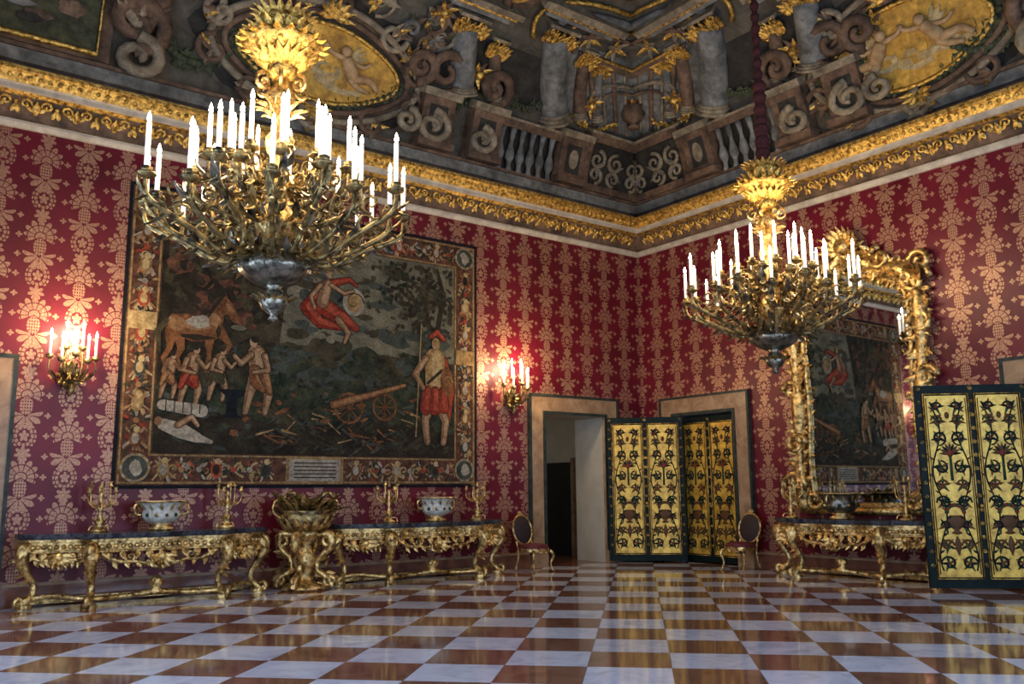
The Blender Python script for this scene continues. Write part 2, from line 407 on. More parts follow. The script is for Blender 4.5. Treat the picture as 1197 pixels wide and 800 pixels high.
def vault(sd):
    fband(sd,-15.4,0,1.0,4.2,f_grey,.10); fband(sd,-15.4,0,4.2,5.2,f_rose,.16)
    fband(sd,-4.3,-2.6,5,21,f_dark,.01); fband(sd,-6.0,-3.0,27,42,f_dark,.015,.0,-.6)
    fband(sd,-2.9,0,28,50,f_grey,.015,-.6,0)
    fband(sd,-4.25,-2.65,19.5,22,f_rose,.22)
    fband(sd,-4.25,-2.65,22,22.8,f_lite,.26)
    for i in range(6):
        s=-4.1+i*.26
        P=[cvp(sd,s,5+t*14.5/10,.12) for t in range(11)]
        mb.tube(P,[.07,.05,.05,.10,.105,.08,.05,.04,.055,.06,.07],f_grey,8)
    for a,b_ in((-2.65,-1.95),(-4.95,-4.25),(-6.1,-5.4)):
        fband(sd,a,b_,5,22,f_rose,.30); fband(sd,a-.07,b_+.07,22,24.5,f_lite,.40); fband(sd,a-.05,b_+.05,5,7.5,f_rose,.38)
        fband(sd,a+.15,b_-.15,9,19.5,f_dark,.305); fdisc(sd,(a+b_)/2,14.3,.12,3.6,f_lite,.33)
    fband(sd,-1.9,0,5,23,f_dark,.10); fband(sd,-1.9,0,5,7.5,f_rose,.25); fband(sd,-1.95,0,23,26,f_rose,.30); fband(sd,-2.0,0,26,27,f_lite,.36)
    for i,s in enumerate((-.42,-.95,-1.5)):
        fspir(sd,s,17,.25,PI/2,1.4*(1 if i%2 else -1),f_lite,.05,1,.15); fspir(sd,s,11.5,.22,-PI/2,1.4*(-1 if i%2 else 1),f_lite,.05,1,.15)
        for k in range(4): fleaf(sd,s,14,k*PI/2+.7,.28,.10,f_grey,.14,.3)
    fband(sd,-1.95,-1.75,7,23,f_rose,.22); fband(sd,-.28,0,7,23,f_rose,.2)
    column(sd,-2.85,25.5,-3.70,49,.29,f_grey); column(sd,-5.25,25,-5.6,43,.26,f_grey)
    column(sd,-2.25,29,-2.75,45,.15,f_rose); column(sd,-4.45,26,-4.8,39,.15,f_rose); column(sd,-1.75,30,-2.25,44,.11,f_grey)
    fband(sd,-4.3,-2.6,55,56.5,f_grey,.22); fband(sd,-4.4,-2.5,56.5,57.3,giltb,.26); fband(sd,-4.5,-2.4,57.3,59.5,f_lite,.3)
    fband(sd,-6.2,-4.9,48.5,50,f_grey,.20); fband(sd,-6.3,-4.8,50,50.8,giltb,.25); fband(sd,-6.4,-4.7,50.8,52.5,f_lite,.28)
    for (w,p0,hp,th,m) in ((1.35,34,9,.05,f_lite),(1.05,34,7,.04,f_rose),(2.3,47,13,.09,f_grey),(2.05,47,11.2,.04,giltb),(1.7,47,8.5,.05,f_rose),(2.75,47,16,.05,giltb),(3.3,52,16,.10,f_rose)):
        P=[]
        for i in range(15):
            a=PI/2*i/14; ph=p0+hp*math.sin(a); o_=cove(math.radians(ph))[0]; P.append(cvp(sd,-(o_+w*math.cos(a)),ph,.07))
        mb.tube(P,th,m,6)
    for i in range(5):
        w=.25+i*.33
        P=[cvp(sd,-(cove(math.radians(p))[0]+w),p,.03) for p in (28,31,34,37,40,43,46)]; mb.tube(P,.06 if i%2 else .035,(f_lite,f_rose)[i%2],6)
    for w in(.5,1.2): 
        for k in range(6): fleaf(sd,-(cove(math.radians(52))[0]+w),52,k,.3,.11,f_lite if k%2 else giltb,.06,.3)
    fband(sd,-2.9,0,46,48,f_rose,.12,-.15,0); fband(sd,-2.9,0,48,48.6,giltb,.15)
    fdisc(sd,-5.1,57.5,.62,5.5,f_rose,.05,.04,8); fdisc(sd,-5.1,57.5,.42,3.8,f_gold,.07); fdisc(sd,-5.1,57.5,.34,3.0,f_grey,.08)
    for s,r in((-4.6,.42),(-5.75,.5),(-6.3,.34)):
        fspir(sd,s,28+r*4,r,-PI/2,1.5,f_rose,.11,1,.2); fspir(sd,s-.1,12,r*.8,PI/2,-1.5,f_lite,.08,1,.34)
    swag(sd,-6.2,22,-5.0,24,4,f_leaf); swag(sd,-4.3,30,-3.2,31,3.5,f_leaf,.06); swag(sd,-2.4,29,-1.3,30,3,giltb,.05)
    for (s,p) in ((-6.5,30),(-5.0,32),(-2.1,34),(-6.2,45)):
        for k in range(9): fleaf(sd,s,p,k*.7,.30,.11,giltb if k%2 else f_rose,.12,.4)
        mb.ball(cvp(sd,s,p,.15),.10,giltb,8)
for sd in 'LR': vault(sd)
cartouche('L',-8.15,21.5,1.45,9.8); cartouche('R',-6.95,20.5,1.35,10.5)
for sd,a,b_ in(('L',-14.8,-11.75),('R',-12.6,-9.6)):
    fband(sd,a-.2,b_+.2,6,25,f_rose,.05); fband(sd,a,b_,7.5,23.5,f_olive,.08)
    ftube(sd,[(a,7.5),(b_,7.5),(b_,23.5),(a,23.5),(a,7.5)],.05,giltb,.10,6,0)
    for i in range(16): fdisc(sd,random.uniform(a+.3,b_-.3),random.uniform(10,21),random.uniform(.12,.4),random.uniform(.8,2.4),random.choice((f_olive,f_dark,f_rose,f_grey,f_olive)),.085+.002*i,.12,5,n=16)
    fspir(sd,b_+.5,18,.5,-PI/2,1.5,f_rose,.13,1,.2); fspir(sd,b_+.55,9,.4,PI/2,-1.4,f_lite,.11,1,.25)
    for k in range(10): fleaf(sd,b_+.55,14+k*.8,random.uniform(.5,2.6),.5,.18,(f_rose,f_lite)[k%2],.2,.4)
    swag(sd,b_+.9,16,b_+2.0,17,4.5,f_leaf,.09)
    fspir(sd,b_+.4,27,.5,PI,1.4,f_rose,.12,-1,.15)
for i in range(110):
    sd=random.choice('LR'); s=random.uniform(-14.5,-5.9); p=random.uniform(26,44)
    c=-8.15 if sd=='L' else -6.95
    if abs(s-c)<1.9 and p<36: continue
    fspir(sd,s,p,random.uniform(.12,.36),random.uniform(0,6),random.choice((1.3,-1.3)),random.choice((f_rose,f_lite,f_grey,f_rose)),random.uniform(.03,.07),1,.05)
    for k in range(3): fleaf(sd,s,p,random.uniform(0,6),.36,.14,random.choice((f_rose,giltb,f_grey,f_leaf,f_lite)),.05,.4)
ux,uz=-.95,ZW+CZ*math.sin(math.radians(27.5))
mb.lathe([(.12,0),(.14,.04),(.06,.1),(.20,.2),(.27,.34),(.22,.44),(.27,.48),(.10,.50)],f_rose,16,(ux,ux,uz),8,.05)
for i in range(18):
    a=i*.35; mb.leaf((ux,ux,uz+.42),(math.cos(a),math.sin(a),.9),(0,0,-1),.34,.13,(giltb,pred,f_gold)[i%3],.3)
mb.obj('ceiling_fresco')
# cornice
mb=MB()
pr=[(0,6.80),(.05,6.80),(.10,6.86),(.10,6.90),(.05,6.93),(.05,6.97),(.10,7.05),(.22,7.22),(.30,7.26),(.34,7.27),(.34,7.33),(.38,7.35),(.46,7.47),(.50,7.50),(.50,7.56),(.42,7.60),(.10,7.78),(0,7.8)]
mt=[white,white,white,giltb,f_rose,f_rose,f_rose,giltb,white,white,white,giltb,giltb,giltb,mbase,mbase,mbase]
sweep(mb,pr,mt)
def module(mb):
    for sx in(-1,1):
        mb.tube(spiral((sx*.14,-.20,7.13),(sx,0,0),(0,-.35,.85),.085,.02,PI*1.1,-1.2,9),[.020,.026,.024,.014],giltb,5)
        mb.leaf((sx*.05,-.15,7.05),(sx*.8,-.3,.8),(0,-1,0),.15,.07,giltb,.3)
        mb.leaf((sx*.22,-.12,7.0),(sx*.3,-.3,.8),(0,-1,0),.15,.07,giltb,.3)
    mb.leaf((0,-.13,7.0),(0,-.35,.8),(0,-1,0),.22,.11,giltb,.4)
    mb.ball((.27,-.19,7.13),.04,giltb,6)
for i in range(29):
    x=-.62-i*.54
    mb.M=T(x,0,0); module(mb)
    mb.M=T(0,x,0,rz=-PI/2)
    if x>-15.4: module(mb)
mb.M=Matrix.Identity(4)
for i in range(116):
    x=-.55-i*.13
    mb.ball((x,-.43,7.43),.045,giltb,6,(.8,.8,1)); 
    mb.ball((-.43,x,7.43),.045,giltb,6,(.8,.8,1))
mb.obj('trim_1')
def skirt(name,fn,segs):
    mb=MB()
    for a,b_ in segs:
        for (d0,d1,z0,z1,m) in ((0,.04,0,.26,mbase),(0,.055,.26,.30,mframe)):
            vs=[fn(x,d,z) for x in(a,b_) for d in(d0,d1) for z in(z0,z1)]
            mb.add(vs,[(0,1,3,2),(4,6,7,5),(0,4,5,1),(2,3,7,6),(0,2,6,4),(1,5,7,3)],m,False)
    mb.obj(name)
skirt('baseboard_north',lambda a,d,z:(a,-d,z),[(XW,-14.90),(-12.42,-3.31),(-.83,0)])
skirt('baseboard_east',lambda a,d,z:(-d,a,z),[(YS,-10.27),(-7.78,-2.99),(-.57,-.06)])
# ------------------------------------------------------------------ windows (behind the camera)
def window(name,fn,a0,a1,rot,cen):
    mb=MB()
    def bx(a,b_,d0,d1,z0,z1,m):
        vs=[fn(x,d,z) for x in(a,b_) for d in(d0,d1) for z in(z0,z1)]
        mb.add(vs,[(0,1,3,2),(4,6,7,5),(0,4,5,1),(2,3,7,6),(0,2,6,4),(1,5,7,3)],m,False)
    bx(a0-.12,a0+.06,-.1,.06,.8,5.3,white); bx(a1-.06,a1+.12,-.1,.06,.8,5.3,white)
    bx(a0,a1,-.1,.06,5.14,5.3,white); bx(a0,a1,-.1,.10,.8,.95,white)
    mid=(a0+a1)/2; bx(mid-.04,mid+.04,-.08,0,.9,5.2,white)
    for z in(2.0,3.1,4.2): bx(a0,a1,-.07,-.02,z-.025,z+.025,white)
    o=mb.obj(name)
    l=light(name+'_daylight','AREA',cen,250,(.52,.70,1.0),o,a1-a0,rot,4.2)
    if abs(rot[1])>.1: l.data.size,l.data.size_y=4.2,1.8
k=1
for a,b_ in wins_w:
    window('window_%d'%k,lambda a,d,z:(XW+d,a,z),a,b_,(0,-PI/2,0),(XW-.15,(a+b_)/2,3.05)); k+=1
for a,b_ in wins_s:
    window('window_%d'%k,lambda a,d,z:(a,YS+d,z),a,b_,(PI/2,0,0),((a+b_)/2,YS-.15,3.05)); k+=1
# ------------------------------------------------------------------ doorways
def architrave(mb,w,h):
    F=.36
    for (a,b_) in ((-F,0),(w,w+F)):
        mb.box(a,b_,-.07,-.001,.25,h,mframe)
        mb.box(a-.02 if a<0 else a+.002,b_-.002 if a<0 else b_+.02,-.12,-.001,0,.25,mframe)
    mb.box(-.06,-.0,-.10,-.07,.25,h+.06,mgreen); mb.box(w,w+.06,-.10,-.07,.25,h+.06,mgreen)
    mb.box(-F,w+F,-.07,-.001,h,h+F,mframe)
    mb.box(0,w,-.10,-.07,h,h+.06,mgreen)
    mb.box(-F-.05,-F,-.09,-.001,.25,h+F,mgreen); mb.box(w+F,w+F+.05,-.09,-.001,.25,h+F,mgreen); mb.box(-F-.05,w+F+.05,-.09,-.001,h+F,h+F+.05,mgreen)
def panel_art(mb,x0,x1,z0,z1,y):
    cx=(x0+x1)/2; w=x1-x0; h=z1-z0
    ax=(1,0,0); az=(0,0,1)
    spec=[(.06,.19,0,1.2),(.16,.15,PI,-1.2),(.27,.12,0,1.1),(.40,.18,0,1.3),(.50,.14,PI,-1.2),(.60,.17,PI/2,1.2),(.77,.19,-PI/2,-1.3),(.87,.15,0,1.2),(.95,.13,PI,-1.1)]
    for j,(f,r,a0,tn) in enumerate(spec):
        z=z0+h*f
        for sx in(-1,1):
            mb.tube(spiral((cx+sx*w*.24,y,z),(sx,0,0),az,w*r,w*.03,a0,tn,16),[.012,.019,.015,.008],(lacq,pbrn,lacq)[j%3],5)
            mb.ball((cx+sx*w*.24,y,z),w*.04,(pred,pgrn)[j%2],6,(1,.4,1))
            for q in range(5): mb.leaf((cx+sx*w*.24,y,z),(sx*math.cos(q*1.3+j),-.05,math.sin(q*1.3+j)),(0,-1,0),w*.22,w*.07,(lacq,pgrn,pbrn)[(q+j)%3],.1)
    for sx in(-1,1):
        P=[(cx+sx*w*(.32+.12*math.sin(t*PI*4+.6)),y,z0+h*(.02+.96*t)) for t in [i/40 for i in range(41)]]
        mb.tube(P,.011,lacq,5)
        for i in range(2,40,2): mb.leaf(P[i],(sx*(1 if i%4 else -1)*.8,-.05,.6),(0,-1,0),w*.15,w*.055,(lacq,pbrn)[i%4//2],.1)
        mb.tube([(cx+sx*w*.47,y,z0+.0),(cx+sx*w*.47,y,z1)],.008,pbrn,4)
    zz=z0+h*.22
    mb.lathe([(.02,0),(w*.14,.02),(w*.05,.06),(w*.20,.14),(w*.22,.20),(w*.12,.25),(w*.16,.28)],pbrn,12,(cx,y,zz),0,0,1,.15)
    for i in range(11):
        a=PI*i/10; mb.ball((cx+w*.2*math.cos(a),y,zz+.33+.10*math.sin(a)),w*.055,(pred,pgrn,pbrn)[i%3],6,(1,.4,1))
    mb.leaf((cx,y,zz-.02),(0,-.02,-1),(0,-1,0),.28,w*.2,pbrn,.1)
    zz=z0+h*.68
    for i in range(9):
        a=PI*i/8; mb.leaf((cx,y,zz),(math.cos(a),-.05,math.sin(a)),(0,-1,0),w*.28,w*.08,(lacq,pbrn,pbrn)[i%3],.1)
    mb.ball((cx,y,zz),w*.08,pred,8,(1,.4,1.2)); mb.tube([(cx,y,zz),(cx,y,zz-.4)],[.018,.010,.022],pgrn,6)
    mb.ball((cx,y,z0+h*.9),w*.06,pbrn,8,(1,.4,1.5))
def leafdoor(mb,w,h,back=False):
    mb.box(0,w,-.03,.03,.02,h,lacq)
    for i in range(2):
        x0=.13+i*(w-.12)/2; x1=x0+(w-.12)/2-.14
        for sy in (-1,1):
            y0,y1=(-.045,-.03) if sy<0 else (.03,.045)
            mb.box(x0,x1,y0,y1,.18,h-.16,gpanel)
            yy=-.05 if sy<0 else .05
            for X in(x0-.025,x1+.025): mb.tube([(X,yy+.008*sy*-1,.155),(X,yy,h-.135)],.009,giltb,5)
            for Z in(.155,h-.135): mb.tube([(x0-.025,yy,Z),(x1+.025,yy,Z)],.009,giltb,5)
        panel_art(mb,x0,x1,.22,h-.20,-.048)
        for z in [ .35+.4*j for j in range(7)]:
            for X in (x0-.075,x1+.075):
                mb.tube(spiral((X,-.035,z),(1,0,0),(0,0,1),.032,.006,0,1.2 if i else -1.2,8),.005,giltb,4)
                mb.tube(spiral((X,-.035,z+.2),(-1,0,0),(0,0,1),.032,.006,0,1.2 if i else -1.2,8),.005,giltb,4)
    mb.ball((w/2,-.07,1.2),.03,giltb,8)
def doorway(name,Mx,w,depth,m,backmat,closed):
    mb=MB(); mb.M=Mx; architrave(mb,w,DH)
    mb.add([(0,0,0),(0,depth,0),(0,depth,DH),(0,0,DH)],[(0,1,2,3)],m,False)
    mb.add([(w,0,0),(w,depth,0),(w,depth,DH),(w,0,DH)],[(0,1,2,3)],m,False)
    mb.add([(0,0,DH),(w,0,DH),(w,depth,DH),(0,depth,DH)],[(0,1,2,3)],m,False)
    mb.add([(0,0,0),(w,0,0),(w,depth,0),(0,depth,0)],[(0,1,2,3)],mbase,False)
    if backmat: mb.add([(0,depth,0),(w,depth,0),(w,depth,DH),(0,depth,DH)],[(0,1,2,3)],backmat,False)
    if closed:
        mb.M=Mx@T(.0,.12,0); leafdoor(mb,w,DH-.03)
    return mb.obj(name)
MN=lambda x:T(x,0,0)
ME=lambda y:T(0,y,0,rz=-PI/2)
doorway('door_1',MN(-14.48),1.64,.4,greyp,blackm,True)
doorway('door_2',MN(-2.89),1.64,.9,beige,None,False)
doorway('door_3',ME(-.99),1.58,.4,greyp,blackm,True)
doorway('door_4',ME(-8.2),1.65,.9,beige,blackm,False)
mb=MB(); x0,x1,y0,y1,z1=-4.2,-.6,.9,4.2,3.4
mb.add([(x0,y0,0),(x1,y0,0),(x1,y1,0),(x0,y1,0)],[(0,1,2,3)],mbase,False)
mb.add([(x0,y0,z1),(x1,y0,z1),(x1,y1,z1),(x0,y1,z1)],[(0,1,2,3)],beige,False)
mb.add([(x0,y1,0),(x1,y1,0),(x1,y1,z1),(x0,y1,z1)],[(0,1,2,3)],beige,False)
mb.add([(x0,y0,0),(x0,y1,0),(x0,y1,z1),(x0,y0,z1)],[(0,1,2,3)],beige,False)
mb.add([(x1,y0,0),(x1,y1,0),(x1,y1,z1),(x1,y0,z1)],[(0,1,2,3)],beige,False)
for a,b_,c,d in((x0,-2.89,0,z1),(-1.25,x1,0,z1),(-2.89,-1.25,DH,z1)):
    mb.add([(a,y0,c),(b_,y0,c),(b_,y0,d),(a,y0,d)],[(0,1,2,3)],beige,False)
mb.box(-.66,-.61,1.75,2.75,0,2.15,blackm); mb.box(-.68,-.61,1.65,1.75,0,2.25,mframe); mb.box(-.68,-.61,2.75,2.85,0,2.25,mframe)
o=mb.obj('wall_lobby'); light('lobby_fill','POINT',(-3.2,2.4,2.9),12,(1,.92,.75),o,.2)  # unseen fill light added to brighten the lobby walls
mb=MB(); leafdoor(mb,1.60,3.0); mb.obj('open_door_leaf',None,(-1.27,-.16,.02),(0,0,math.radians(-44.5)))
mb=MB(); leafdoor(mb,1.60,3.0)
mb.obj('open_door_leaf.001',None,(-1.36,-7.08,.02),(0,0,math.atan2(-8.20+7.08,-.18+1.36)))
# ------------------------------------------------------------------ tapestry
def cloth(n,c,c2,s=8,k=.60): return M(n,tuple(x*k for x in c),tuple(x*k for x in c2),s,.9,0,.3,120,fine=22,spec=.2)
tdk=cloth('weave_dark_brown',(.08,.06,.035),(.025,.02,.014),3)
tol=cloth('weave_olive',(.15,.12,.06),(.045,.042,.025),3)
tgr=cloth('weave_green',(.10,.11,.055),(.02,.032,.022),6)
tsky=cloth('weave_sky',(.40,.35,.22),(.16,.15,.10),2)
tbl=cloth('weave_blue',(.15,.16,.12),(.05,.065,.055),4)
tbr=cloth('weave_border',(.20,.085,.045),(.06,.028,.02),7,.9)
tgd=cloth('weave_gold',(.60,.39,.16),(.27,.15,.055),9,.75)
trd=cloth('weave_red',(.42,.05,.025),(.17,.02,.013),8,.75)
tor=cloth('weave_orange',(.46,.19,.07),(.18,.07,.03),7)
tsk=cloth('weave_skin',(.48,.26,.13),(.22,.11,.05),7)
twh=cloth('weave_ivory',(.66,.58,.43),(.36,.30,.22),8,.7)
tny=cloth('weave_navy',(.02,.025,.035),(.01,.011,.015),8)
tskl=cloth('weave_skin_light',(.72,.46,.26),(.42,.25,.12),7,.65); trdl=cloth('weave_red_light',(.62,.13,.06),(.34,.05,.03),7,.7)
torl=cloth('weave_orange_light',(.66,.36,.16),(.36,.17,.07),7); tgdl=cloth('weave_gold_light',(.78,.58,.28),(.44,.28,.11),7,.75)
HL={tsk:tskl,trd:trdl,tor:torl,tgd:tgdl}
mb=MB()
cnt={}
def flat(poly,m,k):
    cnt[k]=(cnt.get(k,-1)+1)%190
    y=-(.03+.004*k+.00002*cnt[k])
    mb.add([(p[0],y,p[1]) for p in poly],[tuple(range(len(poly)))],m,False)
def rect(x0,x1,z0,z1,m,k): flat([(x0,z0),(x1,z0),(x1,z1),(x0,z1)],m,k)
def ell(cx,cz,rx,rz,m,k,rot=0,n=16,wob=0):
    c,s_=math.cos(rot),math.sin(rot); P=[]
    for i in range(n):
        a=2*PI*i/n; q=1+random.uniform(-wob,wob); x=rx*q*math.cos(a);z=rz*q*math.sin(a); P.append((cx+x*c-z*s_,cz+x*s_+z*c))
    flat(P,m,k)
def cap(p,q,r0,r1,m,k):
    a=math.atan2(q[1]-p[1],q[0]-p[0]); P=[]
    for i in range(7): t=a+PI/2+PI*i/6; P.append((p[0]+r0*math.cos(t),p[1]+r0*math.sin(t)))
    for i in range(7): t=a-PI/2+PI*i/6; P.append((q[0]+r1*math.cos(t),q[1]+r1*math.sin(t)))
    flat(P,m,k)
def chain(pts,rs,m,k):
    big=m in HL and max(rs)>.035
    if big:
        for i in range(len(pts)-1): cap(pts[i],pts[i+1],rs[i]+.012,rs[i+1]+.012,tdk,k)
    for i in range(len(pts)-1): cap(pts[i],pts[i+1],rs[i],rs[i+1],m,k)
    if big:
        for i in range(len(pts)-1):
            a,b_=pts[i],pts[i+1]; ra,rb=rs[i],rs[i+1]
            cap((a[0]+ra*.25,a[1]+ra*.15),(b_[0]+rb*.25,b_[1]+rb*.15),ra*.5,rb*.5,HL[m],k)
def curl(cx,cz,r,a0,turn,m,k,w=.025):
    pts=[]
    for i in range(13):
        t=i/12; a=a0+turn*2*PI*t; rr=r*(1-.8*t); pts.append((cx+rr*math.cos(a),cz+rr*math.sin(a)))
    for i in range(12): cap(pts[i],pts[i+1],w*(1-i/16),w*(1-(i+1)/16),m,k)
TX0,TX1,TZ0,TZ1=-11.1,-4.56,1.58,6.33
mb.box(TX0,TX1,-.03,-.001,TZ0,TZ1,tny)
rect(TX0+.05,TX1-.05,TZ0+.05,TZ1-.05,tbr,1)
for a in (.07,.49):
    for (x0,x1,z0,z1) in ((TX0+a,TX1-a,TZ0+a,TZ0+a+.03),(TX0+a,TX1-a,TZ1-a-.03,TZ1-a),(TX0+a,TX0+a+.03,TZ0+a,TZ1-a),(TX1-a-.03,TX1-a,TZ0+a,TZ1-a)): rect(x0,x1,z0,z1,tgd,2)
fx0,fx1,fz0,fz1=TX0+.54,TX1-.54,TZ0+.54,TZ1-.54
rect(fx0,fx1,fz0,fz1,tol,2)
flat([(-8.6,4.0),(fx1,3.9),(fx1,fz1),(-8.3,fz1),(-8.5,4.9)],tsky,3)
for i in range(40): ell(random.uniform(-8.2,-5.5),random.uniform(4.2,5.6),random.uniform(.12,.4),random.uniform(.04,.11),random.choice((tsky,tol,tbl,tsky)),4,random.uniform(-.2,.2),14,.15)
for i in range(60):
    x=random.uniform(-8.6,fx1-.3); z=3.1+random.uniform(0,.85)+.15*math.sin(x*2.2)
    ell(x,z,random.uniform(.2,.5),random.uniform(.08,.2),random.choice((tbl,tgr,tbl,tol)),5,random.uniform(-.25,.25),16,.1)
flat([(fx0,fz0),(fx1,fz0),(fx1,3.25),(-6.2,3.35),(-7.2,3.1),(-8.2,3.3),(-9.2,3.15),(fx0,3.3)],tgr,6)
flat([(fx0,fz0),(fx1,fz0),(fx1,2.55),(-6.6,2.75),(-8.2,2.6),(-9.6,2.75),(fx0,2.7)],tdk,7)
flat([(fx0,fz1),(fx0,3.2),(-10.0,3.4),(-9.3,4.2),(-8.9,4.3),(-8.55,4.9),(-8.4,fz1)],tdk,6)
for i in range(330):
    x=random.uniform(fx0+.12,fx1-.12); z=random.uniform(fz0+.08,4.0)
    ell(x,z,random.uniform(.03,.16),random.uniform(.015,.05),random.choice((tdk,tgr,tol,tgr,tdk,tbl,tdk,tor) if z<3.2 else (tdk,tgr,tol,tgr,tbl)),8,random.uniform(-.6,.6),8,.25)
for i in range(130):
    x=random.uniform(fx0+.1,-8.6); z=random.uniform(4.2,fz1-.1)
    ell(x,z,random.uniform(.04,.2),random.uniform(.03,.12),random.choice((tdk,tol,tdk,tbr)),8,random.uniform(-1,1),8,.25)
for i in range(7):
    chain([(-10.5+i*.27,fz1-.02),(-10.42+i*.25,5.3),(-10.5+i*.24,4.85)],[.05,.04,.015],tol,8)
chain([(-5.45,3.2),(-5.55,4.2),(-5.35,5.2),(-5.5,5.7)],[.08,.06,.045,.03],tdk,8)
chain([(-5.5,4.4),(-5.9,4.9),(-6.2,5.3)],[.045,.03,.02],tdk,8)
for i in range(300): ell(min(-5.2,-5.9+random.gauss(0,.48)),min(5.68,5.1+random.gauss(0,.36)),random.uniform(.03,.08),random.uniform(.02,.05),random.choice((tgr,tdk,tol,tdk)),9,random.uniform(0,3),8,.25)
for i in range(34): ell(-7.7+random.gauss(0,.45),4.32+random.gauss(0,.11),random.uniform(.08,.22),random.uniform(.04,.10),random.choice((tsky,tol,tsky,tbl)),9,0,14,.12)
ell(-7.25,4.85,.22,.25,twh,10); ell(-7.25,4.85,.15,.18,tgd,11); curl(-7.25,4.85,.20,0,1,tdk,12,.012)
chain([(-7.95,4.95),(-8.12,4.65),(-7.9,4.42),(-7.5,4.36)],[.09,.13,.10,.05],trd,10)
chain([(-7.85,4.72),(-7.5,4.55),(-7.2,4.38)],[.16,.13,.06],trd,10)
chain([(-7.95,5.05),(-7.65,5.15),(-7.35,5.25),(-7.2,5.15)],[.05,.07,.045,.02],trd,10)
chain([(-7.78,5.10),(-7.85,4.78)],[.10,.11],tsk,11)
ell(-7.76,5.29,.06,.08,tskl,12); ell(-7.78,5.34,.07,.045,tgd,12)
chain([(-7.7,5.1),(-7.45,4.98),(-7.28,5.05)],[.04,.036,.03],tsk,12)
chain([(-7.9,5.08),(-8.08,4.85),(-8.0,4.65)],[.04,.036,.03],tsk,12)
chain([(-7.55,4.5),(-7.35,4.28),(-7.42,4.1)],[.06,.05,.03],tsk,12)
def horse(x,z,m,s=1):
    # body silhouette as one outline, then shading
    O=[(-.62,.10),(-.50,.26),(-.2,.27),(.12,.27),(.30,.42),(.42,.66),(.50,.72),(.53,.82),(.58,.70),(.70,.56),(.84,.30),(.80,.20),(.70,.22),(.60,.38),(.52,.34),(.50,.12),(.62,-.08),(.72,-.26),(.62,-.46),(.54,-.44),(.62,-.27),(.44,-.14),(.34,-.2),(.30,-.5),(.28,-.86),(.17,-.86),(.21,-.5),(.16,-.22),(-.1,-.26),(-.24,-.2),(-.22,-.42),(-.32,-.6),(-.24,-.86),(-.34,-.86),(-.42,-.6),(-.36,-.42),(-.42,-.28),(-.46,-.44),(-.56,-.62),(-.48,-.86),(-.58,-.86),(-.67,-.62),(-.56,-.4),(-.62,-.1)]
    P=[(x+a*s,z+b_*s) for a,b_ in O]; flat(P,m,10)
    for cx,cz,rx,rz,r in ((-.40,.08,.18,.15,0),(.0,.10,.28,.12,0),(.34,.22,.12,.16,.5),(.62,.50,.05,.12,.6)): ell(x+cx*s,z+cz*s,rx*s,rz*s,torl,11,r,14,.1)
    for cx,cz,rx,rz in ((0,-.16,.34,.06),(.42,.0,.05,.12)): ell(x+cx*s,z+cz*s,rx*s,rz*s,tdk,11,0,12,.2)
    chain([(x-.6*s,z+.12*s),(x-.76*s,z-.12*s),(x-.70*s,z-.5*s)],[.04,.05,.02],tol,12)
    for i in range(7): chain([(x+(.26+i*.04)*s,z+(.40+i*.06)*s),(x+(.18+i*.03)*s,z+(.22+i*.06)*s)],[.03,.01],tdk,12)
horse(-9.98,4.08,tor,.80); ell(-9.96,4.2,.19,.11,twh,13,0,14,.2)
def man(x,z,h,cloth_,flip=1,k=11):
    u=h/7.5; f=flip
    chain([(x-.3*u,z+3.6*u),(x-.8*u,z+1.9*u),(x-1.1*u,z+.2*u)],[.6*u,.42*u,.24*u],tsk,k)
    chain([(x+.3*u,z+3.6*u),(x+1.0*u,z+2*u),(x+.7*u,z+.2*u)],[.6*u,.42*u,.24*u],tsk,k)
    chain([(x,z+3.6*u),(x+f*.25*u,z+5.6*u)],[.72*u,.88*u],tsk,k)
    chain([(x-.35*u,z+4.0*u),(x+.1*u,z+3.2*u),(x+.5*u,z+2.6*u)],[.6*u,.85*u,.5*u],cloth_,k+1); chain([(x-f*.5*u,z+3.8*u),(x-f*1.1*u,z+2.2*u)],[.5*u,.28*u],cloth_,k+1)
    ell(x+f*.6*u,z+6.7*u,.38*u,.48*u,tskl,k+1); ell(x+f*.45*u,z+6.98*u,.42*u,.34*u,tdk,k+1)
    chain([(x+f*.8*u,z+5.5*u),(x+f*1.7*u,z+4.6*u),(x+f*2.3*u,z+5.3*u)],[.31*u,.25*u,.2*u],tsk,k+1)
    chain([(x-f*.5*u,z+5.5*u),(x-f*.9*u,z+4.2*u),(x+f*.5*u,z+3.9*u)],[.31*u,.25*u,.18*u],tsk,k+1)
man(-8.95,2.75,1.35,tor,-1); man(-10.05,2.85,1.0,trd,1); man(-9.62,2.95,.9,tol,1); man(-10.38,2.95,.75,tor,1)
flat([(-9.6,3.15),(-9.15,3.15),(-9.2,3.05),(-9.3,3.0),(-9.28,2.75),(-9.2,2.7),(-9.55,2.7),(-9.47,2.75),(-9.45,3.0)],tny,12)
chain([(-10.45,2.85),(-9.85,2.78)],[.08,.10],twh,12)
for i in range(5): cap((-10.4+i*.13,2.92),(-10.4+i*.13,2.74),.008,.008,tdk,13)
chain([(-10.42,2.55),(-10.15,2.46),(-9.9,2.36)],[.09,.12,.08],twh,12); chain([(-9.9,2.36),(-9.68,2.30)],[.07,.03],twh,12); ell(-10.5,2.6,.06,.07,tsk,13)
chain([(-10.2,2.55),(-10.0,2.68),(-9.9,2.55)],[.05,.04,.03],tsk,13)
chain([(-5.65,3.1),(-5.75,2.8),(-5.7,2.4)],[.11,.08,.06],tsk,11); chain([(-5.45,3.1),(-5.3,2.8),(-5.35,2.4)],[.11,.08,.06],tsk,11)
